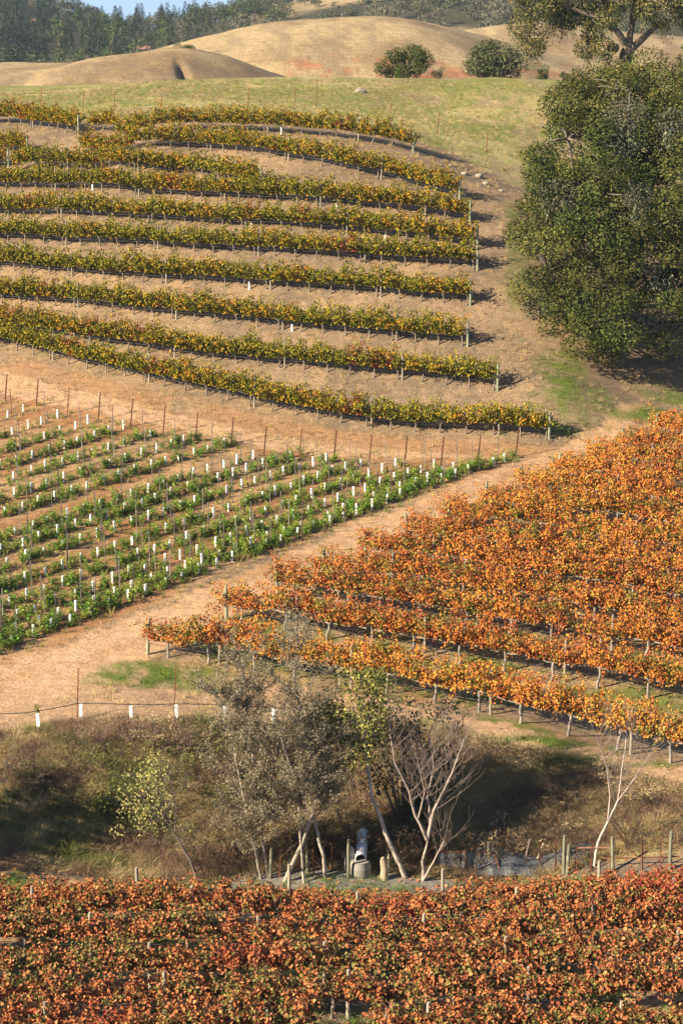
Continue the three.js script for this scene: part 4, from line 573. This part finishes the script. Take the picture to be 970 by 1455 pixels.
stemTree('willow', 'grey-leaved willow with a single crooked stem beside the drain pipe', SPOT.grey_tree, .0, 702, [{ p: [[.5, -.2, 0], [.42, .8, 0], [.15, 1.9, 0], [.05, 2.4, -.1], [.4, 3.4, -.3], [.5, 4.2, -.5]], r: .075, from: .42 }], WILLOW, { n: 5, len: .95, rad: .012, depth: 2 });
{ // leaning tree with an olive crown
  const r = rngOf(703), wd = new MB(), lf = new MB(), P = [[.21, .19, .045, 4], [.15, .15, .035, 4], [.32, .28, .09, 2], [.08, .09, .025, 2]];
  const q = limb(wd, [[.25, -.2, 0], [-.45, 1.5, 0], [-.9, 2.7, 0], [-1.1, 4.2, -.1], [-1.3, 5.8, -.2]], .085, .03, 7, [.36, .31, .26], r);
  for (let i = 0; i < 26; i++) { const a = r() * 6.28, c = [-1.3 + Math.cos(a) * 1.1 * Math.sqrt(r()), 3.9 + 2.8 * r(), -.2 + Math.sin(a) * .9 * r()]; clump(lf, r, c, .46, 130, .12, P, .95); limb(wd, [q[Math.floor(q.length * .75)], c], .02, .006, 4, [.2, .17, .14], r); }
  tree('leaning_tree', 'tree with a pale trunk leaning left and an olive leafy crown above the gully', 'tree', null, SPOT.lean_tree[0], SPOT.lean_tree[1], wd, lf);
}
{ const r = rngOf(704), wd = new MB(), lf = new MB(), P = [[.03, .04, .016, 5], [.05, .06, .022, 3], [.12, .12, .06, 1]]; for (let i = 0; i < 30; i++) { const a = r() * 6.28, c = [Math.cos(a) * 1.7 * Math.sqrt(r()), .4 + 3.9 * r(), Math.sin(a) * .9 * r()]; clump(lf, r, c, .55, 120, .13, P, .9); limb(wd, [[0, -.2, 0], [c[0] * .4, c[1] * .5, c[2] * .4], c], .03, .01, 4, [.12, .1, .08], r); } tree('evergreen_shrub', 'dark evergreen shrub filling the hollow behind the bare tree', 'shrub', null, SPOT.leafy_tree[0] + 1.2, SPOT.leafy_tree[1] - 1.8, wd, lf); }
const BARE = { up: .75, kids: 1, open: .6, col: [.28, .215, .18] };
stemTree('bare_tree', 'leafless pale tree forking into a wide fan of bare branches by the gully', SPOT.bare_tree, 0, 705, [{ p: [[0, -.2, 0], [-.05, .6, 0], [.12, 1.4, 0]], r: .09, from: 2 }, { p: [[.1, 1.35, 0], [-.3, 2.2, .1], [-.5, 3.0, .2], [-.95, 4.0, .3], [-1.15, 5.3, .2]], r: .06, from: .35 }, { p: [[.12, 1.4, 0], [.3, 2.3, 0], [.62, 3.1, .1], [.95, 3.9, .2], [1.2, 4.7, .1]], r: .065, from: .3 }, { p: [[.2, 1.8, 0], [.1, 2.7, -.2], [.3, 3.6, -.3], [.15, 4.6, -.4]], r: .045, from: .3 }, { p: [[-.2, 2.1, .1], [.0, 3.0, .2], [-.25, 4.1, .4]], r: .035, from: .3 }, { p: [[-.05, 0, .1], [.3, .7, .2], [.6, 1.4, .25]], r: .05, from: .7 }], BARE, { n: 3, len: 1.0, rad: .009, depth: 2 }, [.3, .245, .21]);
stemTree('pale_tree', 'slim leafless white-barked tree standing in the broken fence', SPOT.pale_tree, 0, 706, [{ p: [[0, -.2, 0], [.12, .8, 0], [.42, 1.5, 0], [.72, 2.2, 0], [.8, 3.2, .1], [.9, 4.3, .1]], r: .055, from: .5 }, { p: [[.42, 1.5, 0], [.45, 2.4, .1], [.3, 3.4, .2], [.0, 4.2, .2]], r: .03, from: .4 }, { p: [[.72, 2.2, 0], [1.2, 2.9, 0], [1.7, 3.8, 0]], r: .024, from: .3 }], BARE, { n: 3, len: .9, rad: .007, depth: 2 }, [.42, .33, .285]);
{ // small pale olive-leaved tree
  const r = rngOf(707), wd = new MB(), lf = new MB(), P = [[.33, .31, .13, 4], [.22, .22, .07, 4], [.14, .15, .045, 2], [.40, .30, .10, 2]];
  const q = limb(wd, [[0, -.25, 0], [-.35, .9, 0], [-.75, 1.7, 0], [-1.1, 2.3, 0], [-1.35, 3.2, 0]], .055, .02, 6, [.14, .115, .095], r); limb(wd, [[-.8, 1.8, 0], [-.78, 2.8, 0], [-.9, 3.5, 0]], .025, .01, 5, [.14, .115, .095], r);
  for (let i = 0; i < 60; i++) { const t = r(), c = [-1.45 + gauss(r) * (.95 - .45 * t), 2.0 + 2.3 * t, gauss(r) * .55]; clump(lf, r, c, .26, 34, .085, P, 1); if (i % 2) limb(wd, [q[Math.floor(q.length * (.55 + .35 * t))], c], .01, .004, 3, [.16, .13, .1], r); }
  tree('olive_tree', 'small slanting tree with sparse pale yellow-green leaves on the bank', 'tree', null, SPOT.olive_tree[0], SPOT.olive_tree[1], wd, lf);
}
{ const r = rngOf(708), wd = new MB(), lf = new MB(), P = [[.16, .17, .035, 4], [.11, .125, .03, 4], [.07, .085, .025, 2]]; for (let i = 0; i < 14; i++) { const a = r() * 6.28, c = [Math.cos(a) * .7 * Math.sqrt(r()), .3 + .8 * r(), Math.sin(a) * .5 * r()]; clump(lf, r, c, .33, 90, .09, P, .9); limb(wd, [[0, -.1, 0], c], .015, .005, 4, [.12, .1, .07], r); } tree('green_shrub', 'bushy bright olive-green shrub beside the small slanting tree', 'shrub', null, SPOT.bush[0], SPOT.bush[1], wd, lf); }
{ const r = rngOf(709), wd = new MB(), lf = new MB(); limb(wd, [[0, -.3, 0], [.1, 2.5, 0], [0, 5, 0]], .16, .06, 7, [.13, .1, .08], r); for (let i = 0; i < 26; i++) { const a = r() * 6.28, c = [Math.cos(a) * 2.3 * Math.sqrt(r()), 2.6 + 3.6 * r(), Math.sin(a) * 2 * r()]; clump(lf, r, c, .8, 170, .22, OAK, .85); limb(wd, [[0, 2.5, 0], c], .04, .01, 4, [.13, .1, .08], r); } tree('live_oak', 'small live oak whose shadow falls across the grassy bank', 'tree', null, -16.2, -56, wd, lf); }
// scrub along the gully floor: dry bushes
for (let i = 0; i < 22; i++) {
  const r = rngOf(720 + i), wd = new MB(), lf = new MB(), [x0, z0] = [[-3.6, -57.5], [-3.0, -57.9], [-2.3, -57.7], [-1.2, -58], [-.6, -57.8], [.9, -58.1], [-4.6, -57.2], [2.2, -58.2], [-4.0, -56.8], [-1.7, -57.2], [-.1, -57.6], [1.6, -57.6], [4.3, -57.9], [5.6, -58], [7.4, -57.8], [9.2, -57.6], [-2.7, -56.9], [3.2, -57.9], [-8.5, -62.8], [-5.5, -62.6], [-6.9, -62.9], [4.6, -61.6]][i], dark = i < 18;
  for (let k = 0; k < 14; k++) twigs(wd, lf, r, [gauss(r) * .35, -.05, gauss(r) * .25], unit(gauss(r) * .8, 1, gauss(r) * .6), .55 + .5 * r(), .014, 2, { up: .3, kids: 1, open: .8, leaf: .06, leafDepth: 0, leaves: 3, pal: dark ? [[.07, .05, .035, 3], [.05, .05, .03, 3], [.2, .09, .05, 1]] : [[.24, .15, .11, 3], [.17, .12, .085, 3]], col: dark ? [.09, .065, .05] : [.2, .14, .11] });
  tree('dry_bush', dark ? 'dark twiggy dead bush in the gully by the fence posts' : 'reddish-brown dry bush at the top of the grassy bank', 'bush', dark ? 'dead bushes in the gully' : 'dry bushes on the bank top', x0, z0, wd, lf);
}
{
  const kinds = [['grey-brown', [[.19, .15, .11, 3], [.13, .105, .08, 3]], [.17, .13, .1]], ['straw-coloured', [[.36, .26, .14, 3], [.26, .19, .1, 3]], [.28, .2, .12]], ['olive-green', [[.13, .14, .04, 3], [.18, .17, .05, 2]], [.12, .1, .06]]].map(([n, pal, col], ki) => { const r = rngOf(760 + ki), wd = new MB(), lf = new MB(); for (let k = 0; k < 13; k++) twigs(wd, lf, r, [gauss(r) * .3, -.08, gauss(r) * .25], unit(gauss(r) * .9, 1, gauss(r) * .9), .4 + .4 * r(), .009, 2, { up: .25, kids: 1, open: .8, leaf: .06, leafDepth: 1, leaves: 2, pal, col }); return [n, wd.geo(), lf.geo()]; });
  const r = rngOf(770); let n = 0;
  while (n < 46) { const x = (r() * 2 - 1) * 12.5, z = -58.6 - 6 * r(); if (-z > bankTop(x) - .3) continue; const k = x < 1 ? (r() < .45 ? 0 : r() < .5 ? 1 : 2) : (r() < .35 ? 0 : 1), [nm, w, l] = kinds[k]; const o = thing('bank_bush', `low ${nm} bush on the dry grassy bank`, 'bush', `${nm} bushes on the bank`); o.position.copy(gpos(x, z)); o.rotation.y = r() * 6; const s = .6 + .75 * r(); o.scale.set(s * 1.2, s * (.6 + .4 * r()), s * 1.2); part(o, 'stems', w, M.wood); part(o, 'leaves', l, M.leaf); n++; }
}
// ---------------------------------------------------------------- broken fence, pipe and junk in the gully
const fencePosts = [0, 1, 2].map(i => postGeo(80 + i, 1.1, .06, [.17, .165, .115])), rustStakes = [0, 1].map(i => stakeGeo(85 + i, .95, RUST, .026));
WOOD_POSTS.forEach(([x, z], i) => { const o = solid('fence_post', fencePosts[i % 3], M.wood, 'weathered greenish wooden post of the broken fence in the gully', 'post', 'wooden posts of the broken fence'); o.position.copy(gpos(x, z)); o.scale.y = 1 + .12 * ((i * 7) % 3 - .6); o.rotation.z = .04 * ((i * 5) % 3 - 1); });
RUST_POSTS.forEach(([x, z], i) => { const o = solid('fence_stake', rustStakes[i % 2], M.metal, 'thin rusty steel stake of the broken fence in the gully', 'stake', 'rusty stakes of the broken fence'); o.position.copy(gpos(x, z)); o.rotation.set(0, i * .7, .05 * ((i * 5) % 3 - 1)); o.scale.y = .9 + .08 * (i % 4); });
{ const pv = (x, y, z) => new THREE.Vector3(x, y, z), bar = (name, label, cat, a, b, rad, col, m = M.wood, grp) => { const r = rngOf(Math.round(a.x * 100)), mb = new MB(), n = 6, q = []; for (let i = 0; i <= n; i++) q.push([lerp(0, b.x - a.x, i / n), lerp(0, b.y - a.y, i / n) + gauss(r) * .008, lerp(0, b.z - a.z, i / n)]); mb.tube(q, q.map(() => rad), 7, () => { const k = .7 + .6 * r(); return col.map(c => c * k); }); const o = solid(name, mb.geo(), m, label, cat, grp); o.position.copy(a); return o; };
  const w = (i, dx, dy, dz = 0) => { const [x, z] = WOOD_POSTS[i]; return gpos(x + dx, z + dz, dy); };
  bar('brace_rail', 'grey plank brace leaning steeply off the wooden post by the grey sheet', 'plank', w(4, .1, .95), w(4, .85, .0, .1), .035, [.2, .17, .14]);
  bar('brace_rail', 'rust-brown rail propped beside the steep grey brace', 'plank', w(4, .14, .8, .12), w(4, .42, .0, .3), .03, [.2, .1, .065]);
  bar('brace_rail', 'long brown rail hung from the double post to the white-barked tree', 'plank', w(6, 0, .86, -.1), w(6, 1.35, .5, -.15), .032, [.24, .13, .09]);
  bar('brace_rail', 'dark rail leaning down from the double post over the tarp', 'plank', w(5, .15, .8, .1), w(5, .85, .02, .2), .035, [.09, .075, .065]);
  bar('dead_branch', 'broken pale branch sticking up from the tarp', 'branch', w(4, 1.1, .15, -.2), w(4, 1.3, .98, -.3), .035, [.38, .29, .23]);
  bar('dead_branch', 'short forked pale branch beside the tarp', 'branch', w(4, 1.5, .2, -.2), w(4, 1.75, .72, -.3), .03, [.4, .31, .25]);
  bar('rusty_rail', 'long low rusty pipe rail between the last fence posts', 'rail', w(7, -.3, .45, -.05), w(8, .3, .4, -.05), .022, RUST, M.metal);
}
{ // grey metal sheet with rusty frame
  const [x, z] = SPOT.panel, g = thing('metal_sheet', 'flat grey metal sheet in a rusty frame leaning on the broken fence', 'sheet'); g.position.copy(gpos(x, z)); g.rotation.set(-.08, .05, 0); const r = rngOf(88), m = new MB(), n = 24; for (let i = 0; i < n; i++) { const x0 = -.78 + 1.56 * i / n, x1 = x0 + 1.56 / n, zz = (k) => .008 * Math.sin(k * 18), c = .9 + .2 * r(); m.quad([x0, -.1, zz(x0)], [x1, -.1, zz(x1)], [x1, .68, zz(x1)], [x0, .68, zz(x0)], [.2 * c, .215 * c, .235 * c]); m.quad([x1, -.1, zz(x1) - .012], [x0, -.1, zz(x0) - .012], [x0, .68, zz(x0) - .012], [x1, .68, zz(x1) - .012], [.25, .27, .29]); } part(g, 'sheet', m.geo(), mat({ roughness: .42, metalness: .35 }));
  const f = new MB(); f.box(-.82, .82, .69, .73, -.03, .03, RUST); f.box(.06, .1, -.1, .69, .02, .05, RUST); f.box(-.82, -.785, -.1, .69, -.02, .03, [.05, .045, .04]); part(g, 'frame', f.geo(), M.metal);
}
{ // sagging grey tarp
  const [x, z] = SPOT.tarp, m = new MB(), nx = 40, ny = 8, r = rngOf(89), P = (i, j) => { const u = i / nx, v = j / ny, X = -1.9 + 3.9 * u, top = .58 + .14 * Math.sin(u * 9) - .12 * Math.sin(u * 4), t = v; return [X, top * (1 - t * t) + .05 * (1 - t), .75 * t - .35 + .06 * fbm(u * 14, v * 5, 3) + .03 * Math.sin(u * 40 + v * 3)]; };
  for (let i = 0; i < nx; i++) for (let j = 0; j < ny; j++) { const c = .85 + .3 * r(); m.quad(P(i, j), P(i, j + 1), P(i + 1, j + 1), P(i + 1, j), [.075 * c, .078 * c, .085 * c]); }
  const o = solid('tarp', m.geo(), M.plastic, 'sagging grey tarp draped along the bottom of the broken fence', 'tarp'); o.position.copy(gpos(x - .1, z - .1));
}
{ // corrugated drain pipe, open towards the vineyard
  const [x, z] = SPOT.pipe, g = thing('drain_pipe', 'white corrugated drain pipe sticking out of the bank in the gully', 'pipe'); const out = [], n = 44; const a = gpos(SPOT.drum[0], SPOT.drum[1], .5), pts = [], rad = []; for (let i = 0; i <= n; i++) { const t = i / n; pts.push([t * .1, t * .3, -t * 1.5]); rad.push(.172 + (i % 2 ? .012 : 0)); }
  const m = new MB(), r = rngOf(92); m.tube(pts, rad, 18, () => { const k = .9 + .15 * r(); return [.62 * k, .63 * k, .64 * k]; }, false); part(g, 'corrugated_wall', m.geo(), M.plastic); const inn = new MB(); inn.tube(pts.map(p => [...p]), rad.map(() => .155), 18, [.30, .2, .13], false); part(g, 'lining', inn.geo(), M.dull); const lip = new MB(); for (let i = 0; i < 18; i++) { const A = i / 18 * 6.2832, B = (i + 1) / 18 * 6.2832; lip.quad([Math.cos(A) * .184, Math.sin(A) * .184, .01], [Math.cos(B) * .184, Math.sin(B) * .184, .01], [Math.cos(B) * .154, Math.sin(B) * .154, .01], [Math.cos(A) * .154, Math.sin(A) * .154, .01], [.7, .68, .62]); } part(g, 'lip', lip.geo(), M.plastic); g.position.copy(a);
  const d = new MB(), dp = [], dr = []; for (const [y, q] of [[-.1, .30], [0, .33], [.12, .345], [.22, .335], [.24, .35], [.27, .335], [.38, .325], [.43, .30], [.44, .26]]) { dp.push([0, y, 0]); dr.push(q); } d.tube(dp, dr, 20, (i) => i < 4 ? [.2, .185, .16] : [.25, .235, .21]); const o = solid('concrete_drum', d.geo(), M.dull, 'squat grey concrete drum under the mouth of the drain pipe', 'drum'); o.position.copy(gpos(SPOT.drum[0], SPOT.drum[1]));
  const s = new MB(), rs = rngOf(93); s.tube([[0, -.1, 0], [.02, .3, 0], [-.02, .62, .02], [-.05, .72, .02]], [.15, .12, .11, .06], 8, () => { const k = .8 + .4 * rs(); return [.34 * k, .25 * k, .18 * k]; }); const st = solid('tree_stump', s.geo(), M.wood, 'short sawn brown stump standing between the pipe and the leaning tree', 'stump'); st.position.copy(gpos(SPOT.stump[0], SPOT.stump[1]));
  const b = new MB(); b.tube([[0, -.1, 0], [0, .2, 0], [.02, .55, 0], [.05, .72, 0], [.07, .78, 0]], [.16, .17, .16, .12, .04], 10, [.16, .17, .18]); const bo = solid('plastic_sack', b.geo(), M.plastic, 'dark grey upright sack between the posts left of the drain pipe', 'sack'); bo.position.copy(gpos(SPOT.pipe[0] - .38, SPOT.drum[1] - .25));
}
for (let i = 0; i < 9; i++) { // crumpled white plastic on the soil
  const r = rngOf(940 + i), m = new MB(), n = 7, [x, z] = SPOT.plastic, P = (a, b) => [(a / n - .5) * .5, .03 + .11 * fbm(a * .8 + i * 9, b * .8, 2) * (a > 0 && a < n ? 1 : .3), (b / n - .5) * .34]; for (let a = 0; a < n; a++) for (let b = 0; b < n; b++) m.quad(P(a, b), P(a, b + 1), P(a + 1, b + 1), P(a + 1, b), [.7, .69, .66]);
  const o = solid('plastic_sheet', m.geo(), M.plastic, 'crumpled scrap of white plastic lying among the salmon-leaved vines', 'plastic sheet', 'white plastic scraps'); o.position.copy(gpos(x - 1.0 + i * .27, z + gauss(r) * .16 + .1)); o.rotation.y = r() * 3;
}
const rockGeo = (() => { const g = new THREE.IcosahedronGeometry(1, 2), p = g.getAttribute('position'), m = new MB(); for (let i = 0; i < p.count; i += 3) { const v = [0, 1, 2].map(j => { const x = p.getX(i + j), y = p.getY(i + j), z = p.getZ(i + j), s = .7 + .6 * fbm(x * 1.5 + 9, y * 1.5 + z * 1.3, 3); return [x * s, y * s * .7, z * s]; }); m.tri(...v, [.24, .205, .165]); } return m.geo(); })();
STONES.forEach(([x, z], i) => { const o = solid('stone', rockGeo, M.dull, 'pale stone lying on the bare slope past the end posts', 'stone', 'stones past the row ends'); o.position.copy(gpos(x, z, .05)); o.scale.setScalar(.16 + .07 * (i % 3)); o.rotation.y = i * 2; });
{ const o = solid('boulder', rockGeo, M.dull, 'grey boulder alone in the yellow meadow', 'boulder'); o.position.copy(gpos(SPOT.rock[0], SPOT.rock[1], .1)); o.scale.set(.55, .45, .4); }
console.log('all done');

let tris = 0;
scene.traverse((o) => { if (o.isMesh) { o.castShadow = true; o.receiveShadow = true; if (!o.isInstancedMesh) tris += (o.geometry.index ? o.geometry.index.count : o.geometry.getAttribute('position').count) / 3; } });
console.log('triangles', Math.round(tris));
renderer.render(scene, camera);
